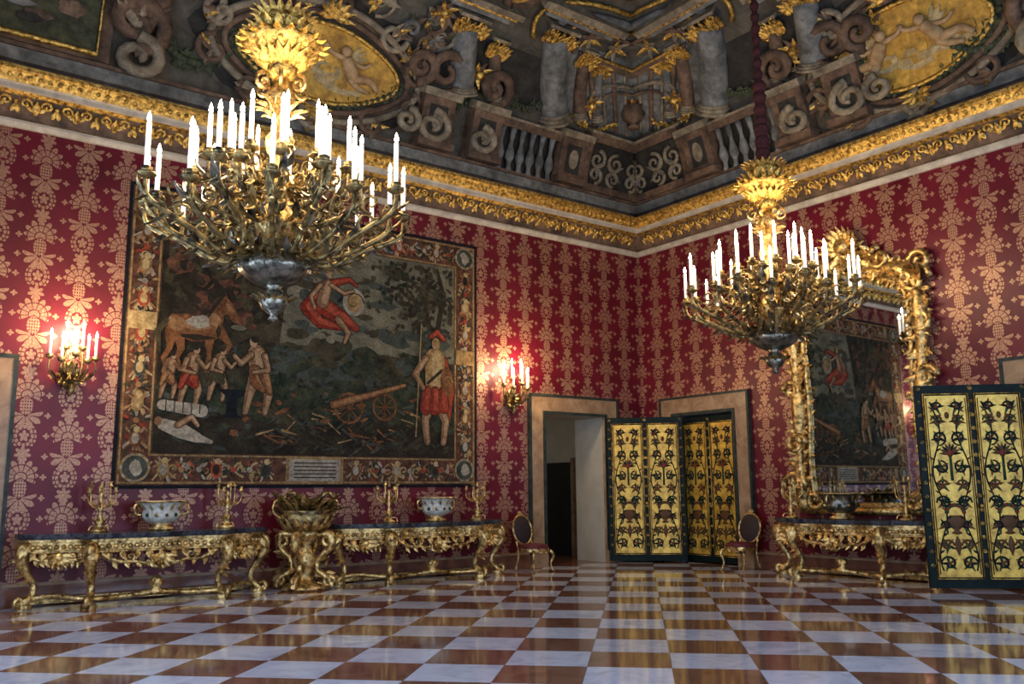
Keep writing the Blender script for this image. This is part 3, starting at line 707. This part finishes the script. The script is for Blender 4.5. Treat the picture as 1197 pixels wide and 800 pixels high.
chain([(-5.55,3.35),(-5.55,3.95)],[.19,.22],tgd,11); chain([(-5.7,3.5),(-5.4,3.75)],[.03,.03],tdk,12); ell(-5.53,4.25,.09,.12,tgd,12); ell(-5.56,4.22,.045,.07,tskl,13); chain([(-5.65,4.38),(-5.5,4.47),(-5.35,4.35)],[.04,.06,.04],trd,12)
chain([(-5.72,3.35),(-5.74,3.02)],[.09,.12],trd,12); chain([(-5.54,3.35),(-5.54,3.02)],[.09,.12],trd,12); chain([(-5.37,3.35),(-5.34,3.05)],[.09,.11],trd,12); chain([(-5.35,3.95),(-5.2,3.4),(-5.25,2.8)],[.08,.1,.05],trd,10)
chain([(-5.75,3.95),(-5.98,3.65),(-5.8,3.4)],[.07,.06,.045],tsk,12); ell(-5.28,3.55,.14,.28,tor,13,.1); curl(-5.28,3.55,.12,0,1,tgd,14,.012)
chain([(-5.95,2.5),(-5.85,4.6)],[.013,.013],tgd,12)
for i in range(110):
    x=random.uniform(-8.9,-5.9); z=random.uniform(2.2,2.9); a=random.uniform(-.9,.9); L=random.uniform(.05,.2)
    chain([(x-L*math.cos(a),z-L*math.sin(a)),(x+L*math.cos(a),z+L*math.sin(a))],[random.uniform(.008,.03),.008],random.choice((tgd,tol,tol,tdk,tbl,tor,tol)),10)
for cx,cz,r in((-7.3,2.95,.26),(-6.6,3.0,.23)):
    for i in range(8): cap((cx,cz),(cx+r*math.cos(i*PI/4),cz+r*math.sin(i*PI/4)),.010,.010,tor,11)
    pts=[(cx+r*math.cos(i*PI/8),cz+r*math.sin(i*PI/8)) for i in range(17)]; chain(pts,[.018]*17,tor,11)
chain([(-7.6,3.0),(-6.9,3.2),(-6.2,3.42)],[.07,.055,.034],tor,12)
def orn(x,z,hor):
    t=random.choice((tgd,tskl,twh,torl,tgdl)); s=.15
    for sg in(-1,1):
        if hor: curl(x+sg*.11,z,.11,PI/2*sg,.9*sg,t,4,.02)
        else: curl(x,z+sg*.11,.11,0,.9*sg,t,4,.02)
    for i in range(11):
        a=random.uniform(0,6.28); q=random.uniform(.06,.18); ell(x+q*math.cos(a),z+q*math.sin(a),.05,.022,random.choice((tgr,trdl,tgd,tbl,twh,tgr)),5,a,8)
    ell(x,z,.045,.045,random.choice((trdl,twh,torl)),6)
def trophy(x,z):
    for i in range(8):
        a=PI/2+random.uniform(-1.0,1.0); L=random.uniform(.16,.26)
        cap((x-L*math.cos(a),z-L*math.sin(a)*.8),(x+L*math.cos(a)*.7,z+L*math.sin(a)*.8),.015,.008,random.choice((tgdl,twh,torl,tskl)),4)
    ell(x,z,.09,.14,random.choice((trdl,tbl,tor,tgd)),5,random.uniform(-.3,.3)); ell(x,z,.055,.085,random.choice((tgdl,twh,tdk)),6)
    ell(x+.02,z+.13,.05,.05,tgdl,6)
i=0; x=TX0+.72
while x<TX1-.6:
    for z in(TZ0+.29,TZ1-.29):
        if abs(x+7.9)<.62 and z<3: continue
        if (i%3): orn(x,z,True)
        else: trophy(x,z)
    x+=.27;i+=1
z=TZ0+.75; i=0
while z<TZ1-.65:
    for x in(TX0+.29,TX1-.29): (trophy(x,z) if i%2==0 else orn(x,z,False))
    z+=.27;i+=1
for i in range(420):
    if random.random()<.6: x=random.uniform(TX0+.15,TX1-.15); z=random.choice((TZ0,TZ1-.58))+random.uniform(.13,.45)
    else: x=random.choice((TX0,TX1-.58))+random.uniform(.13,.45); z=random.uniform(TZ0+.15,TZ1-.15)
    ell(x,z,random.uniform(.02,.05),random.uniform(.01,.02),random.choice((tgd,tgr,trd,twh,tol,tbl,torl)),3,random.uniform(0,3),7,.2)
for x in(TX0+.31,TX1-.31):
    for z in(TZ0+.31,TZ1-.31):
        ell(x,z,.22,.22,tgd,7,0,20); ell(x,z,.18,.18,tbl,8,0,20); ell(x,z,.09,.12,twh,9,.3,10,.2)
        for i in range(10): a=i*PI/5; ell(x+.2*math.cos(a),z+.2*math.sin(a),.035,.02,twh,9,a+PI/2,8)
rect(-8.42,-7.38,TZ0+.06,TZ0+.52,tgd,7); rect(-8.36,-7.44,TZ0+.11,TZ0+.47,twh,8)
for i in range(5): rect(-8.28,-7.52,TZ0+.16+i*.06,TZ0+.178+i*.06,tdk,9)
rect(TX0+.08,TX0+.5,4.0,4.28,tgdl,7); rect(TX1-.5,TX1-.08,3.9,4.18,tgd,7)
mb.obj('tapestry')
# ------------------------------------------------------------------ console tables
def leaves_along(mb,path,m,step,L,W,nrm,spread=1.0):
    for i in range(0,len(path)-1,step):
        t=(path[i+1]-path[i]).normalized(); nn=V(nrm); sd=t.cross(nn)
        for sg in(-1,1):
            d=sd*sg*spread+t*random.uniform(-.2,.9)+nn*random.uniform(.1,.5)
            mb.leaf(path[i],d,nn,L*random.uniform(.7,1.2),W*random.uniform(.8,1.2),m,random.uniform(-.3,.5))
def console(name,w,loc,rot=0):
    mb=MB(); h=w/2; H=.98
    hal=[(-h,0),(-h-.02,-.45),(-h+.22,-.66),(-h*.64,-.78),(-h*.52,-1.02),(-h*.25,-.98)]
    pts=[V((a,b_,0)) for a,b_ in hal]+[V((0,-1.06,0))]+[V((-a,b_,0)) for a,b_ in reversed(hal)]
    out=cr(pts,5)
    def ins(k): return [V((p.x*(1-k/h),p.y*(1-k*.95),0)) for p in out]
    def sh(k): return [(p.x,p.y) for p in ins(k)]
    mb.prism(sh(0),H-.05,H,mdark,True); mb.prism(sh(.02),H-.075,H-.05,mdark,True); mb.prism(sh(.035),H-.11,H-.075,gilt,True)
    mb.prism(sh(.07),H-.24,H-.11,gilt,True)
    edge=[p+V((0,0,H-.24)) for p in ins(.06)]
    mb.tube(edge,.022,gilt,6)
    e2=[p+V((0,0,H-.175)) for p in ins(.055)]
    for i in range(2,len(e2)-2,1):
        mb.ball(e2[i],.035,gilt,6); 
        t=(e2[i+1]-e2[i-1]).normalized(); out_n=V((t.y,-t.x,0)); out_n=-out_n if out_n.y>0 else out_n
        if i%2==0: mb.leaf(e2[i]+V((0,0,-.05)),V((0,0,-1))+out_n*.3,out_n,.15,.10,gilt,.3)
    def apron(x0,x1,y0,y1,drop):
        for sg,(a,b_) in ((1,((x0,y0),(x1,y1))),(-1,((x1,y1),(x0,y0)))):
            A=V((a[0],a[1],H-.27)); B=V((b_[0],b_[1],H-.27)); d=(B-A); Ln=d.length; d.normalize()
            mid=(A+B)/2+V((0,0,-drop))
            mb.tube(cr([A,A+d*Ln*.15+V((0,0,-drop*.5)),A+d*Ln*.3+V((0,0,-drop*.55)),mid],5),[.035,.03,.025,.035],gilt,6)
            c=A+d*Ln*.24+V((0,0,-drop*.25)); mb.tube(spiral(c,d,(0,0,1),.075,.012,PI,1.3,12),[.022,.02,.012],gilt,5)
            c=A+d*Ln*.4+V((0,0,-drop*.6)); mb.tube(spiral(c,d,(0,0,1),.06,.012,PI/2,-1.2,12),[.022,.018,.01],gilt,5)
            for q in(.1,.2,.3,.4): mb.leaf(A+d*Ln*q+V((0,0,-drop*.45)),V((0,-.2,-1))+d*.4,(0,-1,0),.13,.07,gilt,.3)
        m_=(V((x0,y0,0))+V((x1,y1,0)))/2
        for i in range(7):
            a=PI+PI*i/6; mb.leaf(m_+V((0,-.04,H-.24-drop*.4)),(math.cos(a),-.25,math.sin(a)),(0,-1,0),.2,.08,gilt,.3)
        mb.ball(m_+V((0,-.04,H-.26-drop*.35)),.06,gilt,8)
    fx=h*.52
    apron(-fx+.1,fx-.1,-.97,-.97,.22); apron(-h+.12,-fx-.06,-.55,-.86,.14); apron(h-.12,fx+.06,-.55,-.86,.14)
    def leg(x,y,dx,dy,th):
        o=V((dx,dy,0)).normalized(); P=lambda a,z:V((x,y,0))+o*a+V((0,0,z))
        path=cr([P(-.02,H-.14),P(.08,H-.24),P(.10,H-.36),P(.02,H-.52),P(-.07,H-.66),P(-.07,H-.78),P(.02,.10),P(.08,.05)],5)
        mb.tube(path,[.085,.10,.085,.06,.045,.05,.06,.05],gilt,8)
        sd=V((-o.y,o.x,0))
        mb.tube(spiral(P(.07,H-.24),o,(0,0,1),.11,.02,PI/2,-1.4,14),[.045,.04,.02],gilt,6)
        mb.tube(spiral(P(.10,.10),o,(0,0,1),.07,.015,-PI/2,1.3,12),[.04,.035,.02],gilt,6)
        for sg in(-1,1):
            mb.leaf(P(.10,H-.2),sd*sg*.6+V((0,0,-1))+o*.3,o,.22,.10,gilt,.3)
            mb.leaf(P(-.03,H-.6),sd*sg*.8+V((0,0,1))+o*.3,o,.16,.07,gilt,.3)
        for j in range(4): mb.leaf(P(.10-.03*j,H-.26-.1*j),V((0,0,-1))+o*.6,o,.16,.11,gilt,.4)
        mb.prism([tuple((P(.03,0)+V((.10*math.cos(a),.10*math.sin(a),0))).xy) for a in [2*PI*i/10 for i in range(10)]],0,.06,gilt,True)
    leg(-fx,-.90,-.4,-1,1); leg(fx,-.90,.4,-1,1); leg(-h+.14,-.46,-1,-.35,1); leg(h-.14,-.46,1,-.35,1)
    st=cr([(-h+.15,-.42,.12),(-h*.75,-.55,.16),(-fx,-.86,.12),(-fx*.5,-.72,.11),(0,-.80,.15),(fx*.5,-.72,.11),(fx,-.86,.12),(h*.75,-.55,.16),(h-.15,-.42,.12)],6)
    mb.tube(st,.04,gilt,7); leaves_along(mb,st,gilt,4,.12,.06,(0,0,1),.8)
    mb.lathe([(.10,0),(.11,.05),(.05,.09),(.09,.14),(.08,.2),(.02,.26)],gilt,12,(0,-.78,.12),6,.1)
    for i in range(6):
        a=i*PI/3; mb.leaf((0,-.78,.2),(math.cos(a),math.sin(a),.5),(0,0,1),.18,.08,gilt,.5)
    mb.box(-h+.2,h-.2,-.12,-.06,.02,.10,gilt)
    return mb.obj(name,None,loc,(0,0,rot))
console('console_table',3.4,(-10.6,-.06,0)); console('console_table',3.4,(-6.05,-.06,0))
console('console_table',3.0,(-.10,-5.35,0),-PI/2)
# ------------------------------------------------------------------ jardiniere pedestal
def jard(loc):
    mb=MB()
    mb.lathe([(.34,0),(.36,.04),(.30,.09),(.16,.12),(.10,.22),(.14,.34),(.20,.45),(.13,.58),(.09,.70),(.20,.82),(.22,.9)],gilt,18,(0,0,0),6,.08)
    for i in range(4):
        a=PI/4+i*PI/2; o=V((math.cos(a),math.sin(a),0)); P=lambda r,z:o*r+V((0,0,z))
        mb.tube(cr([P(.18,.85),P(.40,.84),P(.42,.66),P(.24,.48),P(.22,.30),P(.40,.18),P(.46,.04)],6),[.045,.07,.06,.04,.04,.055,.05],gilt,8)
        mb.tube(spiral(P(.36,.76),o,(0,0,1),.12,.02,PI/2,-1.4,14),[.04,.035,.02],gilt,6)
        mb.tube(spiral(P(.40,.13),o,(0,0,1),.10,.02,0,1.3,14),[.04,.035,.02],gilt,6)
        for j in range(11): mb.leaf(P(.22+.05*(j%4),.12+.07*j),V((random.uniform(-1,1),random.uniform(-1,1),random.uniform(-.6,1)))+o,o,.2,.09,random.choice((gilt,bronze)),.4)
    mb.lathe([(.12,.86),(.28,.92),(.38,1.02),(.42,1.12),(.37,1.18),(.41,1.22),(.37,1.23),(.32,1.16)],bronze,24,(0,0,0),12,.05)
    for i in range(16):
        a=i*PI/8; o=V((math.cos(a),math.sin(a),0)); mb.leaf(o*.26+V((0,0,.90)),o+V((0,0,.7)),o,.28,.13,gilt,-.2)
    for i in range(130):
        a=random.uniform(0,6.28); o=V((math.cos(a),math.sin(a),0)); r=random.uniform(0,.36)
        mb.leaf(o*r+V((0,0,1.12+random.uniform(0,.14))),o*random.uniform(.3,1.5)+V((0,0,random.uniform(.3,1.6))),-V((0,0,1)),random.uniform(.18,.42),.10,random.choice((bronze,bronze,gilt,gilt)),.3)
    for q in(-1,1):
        mb.tube(cr([(q*.1,0,1.2),(q*.18,-.05,1.38),(q*.30,-.1,1.50),(q*.42,-.1,1.42),(q*.5,-.12,1.48)],5),[.06,.05,.035,.03,.012],bronze,7)
        mb.tube(cr([(q*.40,0,1.1),(q*.54,0,1.2),(q*.53,0,1.35),(q*.43,0,1.4)],5),.02,gilt,6)
    mb.obj('ornamental_jardiniere',None,loc)
jard((-8.33,-.72,0))
# ------------------------------------------------------------------ candelabra, bowls
def candelabrum(loc,rz=0):
    mb=MB()
    mb.lathe([(.11,0),(.12,.02),(.06,.05),(.04,.09),(.07,.14),(.03,.2),(.025,.28),(.05,.33),(.03,.38),(.02,.48),(.035,.52),(.03,.56)],gilt,12)
    for i in range(3):
        a=i*2*PI/3; o=V((math.cos(a),math.sin(a),0)); mb.tube(cr([o*.03+V((0,0,.08)),o*.12+V((0,0,.08)),o*.15+V((0,0,.012))],5),.012,gilt,5)
    for i in range(6):
        a=i*PI/3; o=V((math.cos(a),math.sin(a),0)); R=.20 if i%2 else .14; zt=.54 if i%2 else .62
        mb.tube(cr([o*.02+V((0,0,.36)),o*.1+V((0,0,.34)),o*R+V((0,0,.42)),o*R+V((0,0,zt))],5),.012,gilt,5)
        mb.lathe([(.01,0),(.038,.015),(.02,.03),(.022,.07),(.034,.08)],gilt,8,o*R+V((0,0,zt)))
        mb.leaf(o*.08+V((0,0,.35)),o+V((0,0,.6)),V((0,0,1)),.12,.05,gilt,.4); mb.leaf(o*.04+V((0,0,.12)),o+V((0,0,.6)),V((0,0,1)),.10,.05,gilt,.4)
    mb.lathe([(.01,0),(.032,.015),(.02,.03),(.022,.08),(.03,.09)],gilt,8,(0,0,.60))
    mb.obj('candelabrum',None,loc,(0,0,rz))
for x in(-11.32,-9.52,-6.72,-4.88): candelabrum((x,-.5,.98),x)
candelabrum((-.72,-6.45,.98)); candelabrum((-.72,-4.3,.98))
def bowl(name,loc,m,s=1):
    mb=MB()
    mb.lathe([(.16*s,0),(.17*s,.03*s),(.10*s,.06*s),(.14*s,.09*s)],gilt,16)
    mb.lathe([(.12*s,.08*s),(.20*s,.13*s),(.25*s,.20*s),(.22*s,.27*s),(.29*s,.36*s),(.32*s,.37*s),(.30*s,.385*s),(.22*s,.32*s),(.18*s,.2*s)],m,24,(0,0,0),8,.05)
    for sx in(-1,1):
        mb.tube(cr([(sx*.22*s,0,.2*s),(sx*.33*s,0,.22*s),(sx*.34*s,0,.32*s),(sx*.28*s,0,.34*s)],5),.016*s,gilt,6)
    mb.tube([(.325*s*math.cos(a),.325*s*math.sin(a),.372*s) for a in [2*PI*i/24 for i in range(25)]],.010*s,gilt,5)
    for i in range(12):
        a=i*PI/6; mb.ball((.245*s*math.cos(a),.245*s*math.sin(a),.20*s),.026*s,(pbrn,pgrn,gilt)[i%3],6)
        mb.leaf((.24*s*math.cos(a+.26),.24*s*math.sin(a+.26),.26*s),(math.cos(a),math.sin(a),1.6),(math.cos(a),math.sin(a),0),.10*s,.04*s,gilt,-.1)
        mb.leaf((.13*s*math.cos(a),.13*s*math.sin(a),.09*s),(math.cos(a),math.sin(a),.8),(math.cos(a),math.sin(a),0),.12*s,.05*s,gilt,-.2)
    mb.obj(name,None,loc)
bowl('porcelain_bowl',(-10.5,-.55,.98),porc,1.1); bowl('porcelain_bowl',(-5.8,-.55,.98),porc,1.1)
bowl('silver_tureen',(-.74,-5.3,.98),silver,1.15)
# ------------------------------------------------------------------ mirror
mb=MB()
def mp(pts): return [V((-(p[0]),-.10,p[1])) for p in pts]
L_=[(-4.17,1.10),(-4.12,1.9),(-4.17,2.8),(-4.14,3.7),(-4.10,4.5),(-4.22,5.05),(-4.62,5.28),(-5.0,5.42),(-5.37,5.78)]
R_=[(-10.74-p[0],p[1]) for p in reversed(L_[:-1])]
path=cr(mp(L_+R_),7)
mb.tube(path,lambda t:.11+.03*math.sin(t*60),gilt,8)
inner=[V(((p.x-5.37)*.84+5.37,-.07,(p.z-3.0)*.92+3.0)) for p in path]
mb.tube(inner,.045,gilt,6)
mb.tube([path[0],path[-1]],.07,gilt,6)
leaves_along(mb,path,gilt,1,.26,.13,(0,-1,0),1); leaves_along(mb,inner,gilt,2,.15,.08,(0,-1,0),1)
mb.add([(p.x,-.045,p.z) for p in inner],[tuple(range(len(inner)))],mirrm,False)
mb.add([(p.x,-.02,p.z) for p in path],[tuple(range(len(path)))],gilt,False)
for sx in(-1,1):
    for (dx,z,r,a0,tn) in ((1.22,4.95,.30,0,1.4),(1.28,4.2,.22,PI,-1.3),(1.30,3.3,.2,0,1.3),(1.28,2.3,.22,PI,-1.3),(1.32,1.55,.26,0,1.4),(.65,5.45,.22,PI/2,1.4),(1.35,5.25,.2,PI,-1.4),(.95,1.3,.18,PI,1.2)):
        mb.tube(spiral((5.37+sx*dx,-.16,z),(sx,0,0),(0,0,1),r,.03,a0,tn,18),[.06,.055,.03],gilt,6)
    for i in range(9): mb.leaf((5.37+sx*1.2,-.15,5.0),(sx*random.uniform(-.2,1),-.3,random.uniform(-.3,1)),(0,-1,0),.38,.14,gilt,.4)
    for i in range(9): mb.leaf((5.37+sx*1.2,-.15,1.4),(sx*random.uniform(-.6,1),-.3,random.uniform(-.2,.8)),(0,-1,0),.32,.14,gilt,.4)
for i in range(11):
    a=PI*i/10; mb.leaf((5.37,-.16,5.72),(math.cos(a),-.25,math.sin(a)),(0,-1,0),.5,.17,gilt,.35)
for i in range(12): mb.leaf((5.37+random.uniform(-.6,.6),-.15,5.55),(random.uniform(-1,1),-.3,random.uniform(-.5,1)),(0,-1,0),.32,.13,gilt,.4)
mb.lathe([(.02,-.16),(.14,-.1),(.18,0),(.14,.12),(.02,.18)],gilt,12,(5.37,-.2,5.78),6,.08)
mb.obj('gilded_wall_mirror',None,(-.01,0,0),(0,0,-PI/2))
# ------------------------------------------------------------------ sconces
def sconce(loc):
    mb=MB()
    mb.lathe([(.02,-.2),(.10,-.12),(.13,0),(.10,.14),(.03,.22)],bronze,12,(0,-.04,-.25),6,.1,1,.4)
    for i in range(12):
        a=2*PI*i/12; mb.leaf((0,-.06,-.25),(math.cos(a),-.3,math.sin(a)*1.3),(0,-1,0),.24,.09,bronze,.3)
    mb.tube(cr([(0,-.06,-.35),(.03,-.12,-.45),(0,-.1,-.55)],5),[.04,.05,.01],bronze,7)
    for i,(x,y,z) in enumerate(((-.30,-.22,.0),(-.17,-.36,-.06),(0,-.42,.02),(.17,-.36,-.06),(.30,-.22,.0),(-.1,-.22,.14),(.12,-.22,.14))):
        mb.tube(cr([(0,-.08,-.25),(x*.5,y*.6,-.33),(x,y,-.2),(x,y,z-.03)],6),[.022,.018,.014],bronze,6)
        mb.leaf((x*.6,y*.7,-.30),(x,y,.2),(0,0,1),.16,.07,bronze,.5)
        mb.candle((x,y,z),.30,.018)
    o=mb.obj('candle_wall_sconce',None,loc)
    light('sconce_glow','POINT',(0,-.62,.35),110,(1,.72,.42),o,.12)
    light('sconce_glow_b','POINT',(0,-.24,.42),22,(1,.72,.42),o,.08)
sconce((-11.77,0,3.45)); sconce((-3.74,0,3.55))
# ------------------------------------------------------------------ chandeliers
def chandelier(loc,rz):
    mb=MB()
    mb.lathe([(.01,0),(.05,.03),(.03,.07),(.11,.13),(.15,.22),(.10,.30),(.06,.34),(.12,.38)],silver,16,(0,0,0),8,.06)
    mb.lathe([(.10,.36),(.24,.42),(.33,.50),(.36,.57),(.27,.63),(.31,.67),(.20,.72),(.13,.84)],silver,24,(0,0,0),12,.05)
    mb.lathe([(.12,.82),(.20,.92),(.24,1.02),(.16,1.14),(.09,1.22),(.14,1.32),(.18,1.42),(.10,1.54),(.07,1.7),(.13,1.8),(.15,1.9),(.07,2.02),(.06,2.2),(.15,2.33),(.12,2.45),(.07,2.6)],gilt,16,(0,0,0),8,.07)
    for i in range(16):
        a=i*PI/8; o=V((math.cos(a),math.sin(a),0)); 
        mb.leaf(o*.10+V((0,0,.36)),o+V((0,0,.6)),o,.34,.13,silver,-.1)
        mb.leaf(o*.30+V((0,0,.66)),o+V((0,0,.3)),V((0,0,-1)),.24,.11,bronze,.5)
        mb.leaf(o*.05+V((0,0,.14)),o+V((0,0,.9)),o,.22,.09,bronze,.2)
    def arm(a,R,zc,z0,sag,ch,r0=.12,rad=.022):
        o=V((math.cos(a),math.sin(a),0)); sd=V((-o.y,o.x,0)); P=lambda r,z:o*r+V((0,0,z))
        p=cr([P(r0,z0),P(r0+(R-r0)*.3,z0+.04-sag*.3),P(r0+(R-r0)*.62,zc-.30-sag*.5),P(R*.97,zc-.24),P(R,zc-.03)],6)
        mb.tube(p,[rad*1.3,rad,rad*1.1,rad*.8],bronze,6)
        mb.tube(spiral(P(R*.80,zc-.12),o,(0,0,1),.11,.02,-PI/2,-1.25,10),[.018,.016,.008],bronze,5)
        mb.tube(spiral(P(r0+(R-r0)*.42,z0+.09),o,(0,0,1),.10,.02,-PI/2,1.25,10),[.018,.016,.008],bronze,5)
        for q in(4,7,11,15,19):
            if q<len(p):
                mb.leaf(p[q],o*.8+V((0,0,random.uniform(.2,.8)))+sd*random.uniform(-.5,.5),V((0,0,1)),.2,.085,random.choice((bronze,gilt,bronze,silver)),.5)
                mb.leaf(p[q],o*.5+V((0,0,-.7))+sd*random.uniform(-.4,.4),o,.14,.08,random.choice((bronze,silver)),.4)
        mb.lathe([(.015,-.05),(.05,-.03),(.085,.0),(.09,.015),(.04,.01)],bronze,10,P(R,zc-.02),5,.1)
        mb.candle(P(R,zc+.02),ch,.024)
    n=18
    for i in range(n): arm(2*PI*i/n,1.32 if i%2 else 1.14,1.16+.08*(i%2),.66,.26,random.uniform(.38,.47),.2,.026)
    for i in range(14): arm(2*PI*(i+.5)/14,.84,1.42+.07*(i%2),1.0,.1,random.uniform(.38,.47),.15)
    for i in range(9): arm(2*PI*(i+.25)/9,.50,1.66,1.35,.05,.46,.1)
    mb.lathe([(.07,2.58),(.16,2.64),(.12,2.70),(.22,2.80),(.30,2.88),(.38,2.93),(.40,2.97),(.36,3.01),(.24,3.03),(.20,3.10),(.26,3.18),(.24,3.25),(.12,3.34),(.06,3.42)],giltb,20,(0,0,0),10,.08)
    for i in range(20):
        a=i*2*PI/20; o=V((math.cos(a),math.sin(a),0))
        mb.leaf(o*.16+V((0,0,2.70)),o+V((0,0,.9)),o,.24,.10,giltb,.1)
        mb.leaf(o*.37+V((0,0,2.98)),o*.6+V((0,0,-.3)),V((0,0,1)),.12,.09,giltb,.6)
        mb.leaf(o*.33+V((0,0,2.99)),o*.2+V((0,0,1)),o,.16,.09,giltb,.6)
        mb.leaf(o*.22+V((0,0,3.2)),o*.5+V((0,0,1)),o,.18,.08,giltb,.5)
        mb.leaf(o*.08+V((0,0,2.15+.04*(i%3))),o+V((0,0,.9)),o,.22,.09,gilt,.4)
    for i in range(6):
        a=i*PI/3; o=V((math.cos(a),math.sin(a),0)); mb.tube(spiral(o*.2+V((0,0,2.5)),o,(0,0,1),.10,.02,PI/2,-1.3,12),[.025,.02,.01],gilt,5)
    top=ZW+CZ-loc[2]
    z=3.38; pts=[]
    while z<top: pts.append((0,0,z)); z+=.05
    pts.append((0,0,top))
    mb.tube(pts,lambda t:.060+.020*math.sin(t*len(pts)*PI/2)+(.035 if t<.28 else 0),rope,8)
    for z in(3.5,3.7,3.9,4.6): mb.ball((0,0,z),.12,rope,10,(1,1,.9))
    o=mb.obj('candle_chandelier',None,loc,(0,0,rz))
    for i in range(3):
        a=i*2*PI/3+.3; light('chandelier_glow_%d'%i,'POINT',(.75*math.cos(a),.75*math.sin(a),1.95),85,(1,.75,.46),o,.25)
chandelier((-10.97,-5.75,3.18),.1); chandelier((-3.18,-5.95,3.20),.3)
# ------------------------------------------------------------------ chairs
def chair(loc,rz):
    mb=MB()
    seat=[( .27*math.copysign(abs(math.cos(a))**.7,math.cos(a)), .25*math.copysign(abs(math.sin(a))**.7,math.sin(a))) for a in [2*PI*i/24 for i in range(24)]]
    mb.prism(seat,.37,.43,gilt,True)
    vs=[];R=[(1,.43),(.98,.47),(.85,.50),(.5,.515),(.02,.52)]
    for k,z in R: vs+=[(x*k*.97,y*k*.97,z) for x,y in seat]
    fs=[(i*24+j,i*24+(j+1)%24,(i+1)*24+(j+1)%24,(i+1)*24+j) for i in range(4) for j in range(24)]
    mb.add(vs,fs,velvet)
    for sx in(-1,1):
        mb.tube(cr([(sx*.23,-.20,.38),(sx*.27,-.25,.30),(sx*.235,-.21,.15),(sx*.25,-.25,.03),(sx*.26,-.28,.015)],5),[.035,.03,.018,.016,.024],gilt,7)
        mb.tube(cr([(sx*.21,.20,.38),(sx*.21,.22,.2),(sx*.22,.28,.015)],5),[.028,.02,.02],gilt,7)
        mb.tube(cr([(sx*.21,.20,.38),(sx*.20,.25,.5),(sx*.21,.27,.56)],5),.02,gilt,7)
    c=V((0,.30,.76)); ax=V((1,0,0)); az=V((0,.18,1)).normalized()
    ring=[c+ax*(.25*math.cos(a))+az*(.28*math.sin(a)) for a in [2*PI*i/24 for i in range(25)]]
    mb.tube(ring,.022,gilt,7)
    nn=ax.cross(az)
    for sg in(-1,1):
        vs=[];
        for k,d in ((1,.0),(.8,.02),(.4,.032),(.02,.035)):
            vs+=[c+ax*(.24*k*math.cos(2*PI*i/24))+az*(.27*k*math.sin(2*PI*i/24))+nn*d*sg for i in range(24)]
        mb.add(vs,[(i*24+j,i*24+(j+1)%24,(i+1)*24+(j+1)%24,(i+1)*24+j) for i in range(3) for j in range(24)],darkvel)
    for i in range(5):
        a=PI*(.2+.15*i); mb.leaf(c+az*.28,ax*math.cos(a)+az*math.sin(a),-nn,.09,.04,gilt,.3)
    for sx in(-1,1): mb.tube(spiral((sx*.1,-.25,.36),(sx,0,0),(0,0,1),.05,.01,PI,1.2,8),.012,gilt,5)
    mb.obj('gilded_side_chair',None,loc,(0,0,rz))
chair((-3.72,-.70,0),math.radians(8)); chair((-.62,-3.05,0),-PI/2)
# ------------------------------------------------------------------ world, camera
w=bpy.data.worlds.new('world'); S.world=w; w.use_nodes=True
w.node_tree.nodes['Background'].inputs[0].default_value=(.55,.72,1,1); w.node_tree.nodes['Background'].inputs[1].default_value=1.0
al=math.radians(53.07); pt=math.radians(9.62); ro=math.radians(.5)
F=V((math.cos(al)*math.cos(pt),math.sin(al)*math.cos(pt),math.sin(pt))); R=V((math.sin(al),-math.cos(al),0)); U=R.cross(F)
R2=R*math.cos(ro)-U*math.sin(ro); U2=U*math.cos(ro)+R*math.sin(ro)
cam=bpy.data.cameras.new('camera'); cam.sensor_width=36; cam.lens=1026.6/1197*36; cam.clip_end=200
co=bpy.data.objects.new('camera',cam); S.collection.objects.link(co)
m3=Matrix((R2,U2,-F)).transposed(); C=V((-14.23,-14.05,1.5))
co.matrix_world=Matrix.Translation(C)@m3.to_4x4(); S.camera=co
S.view_settings.view_transform='Standard'
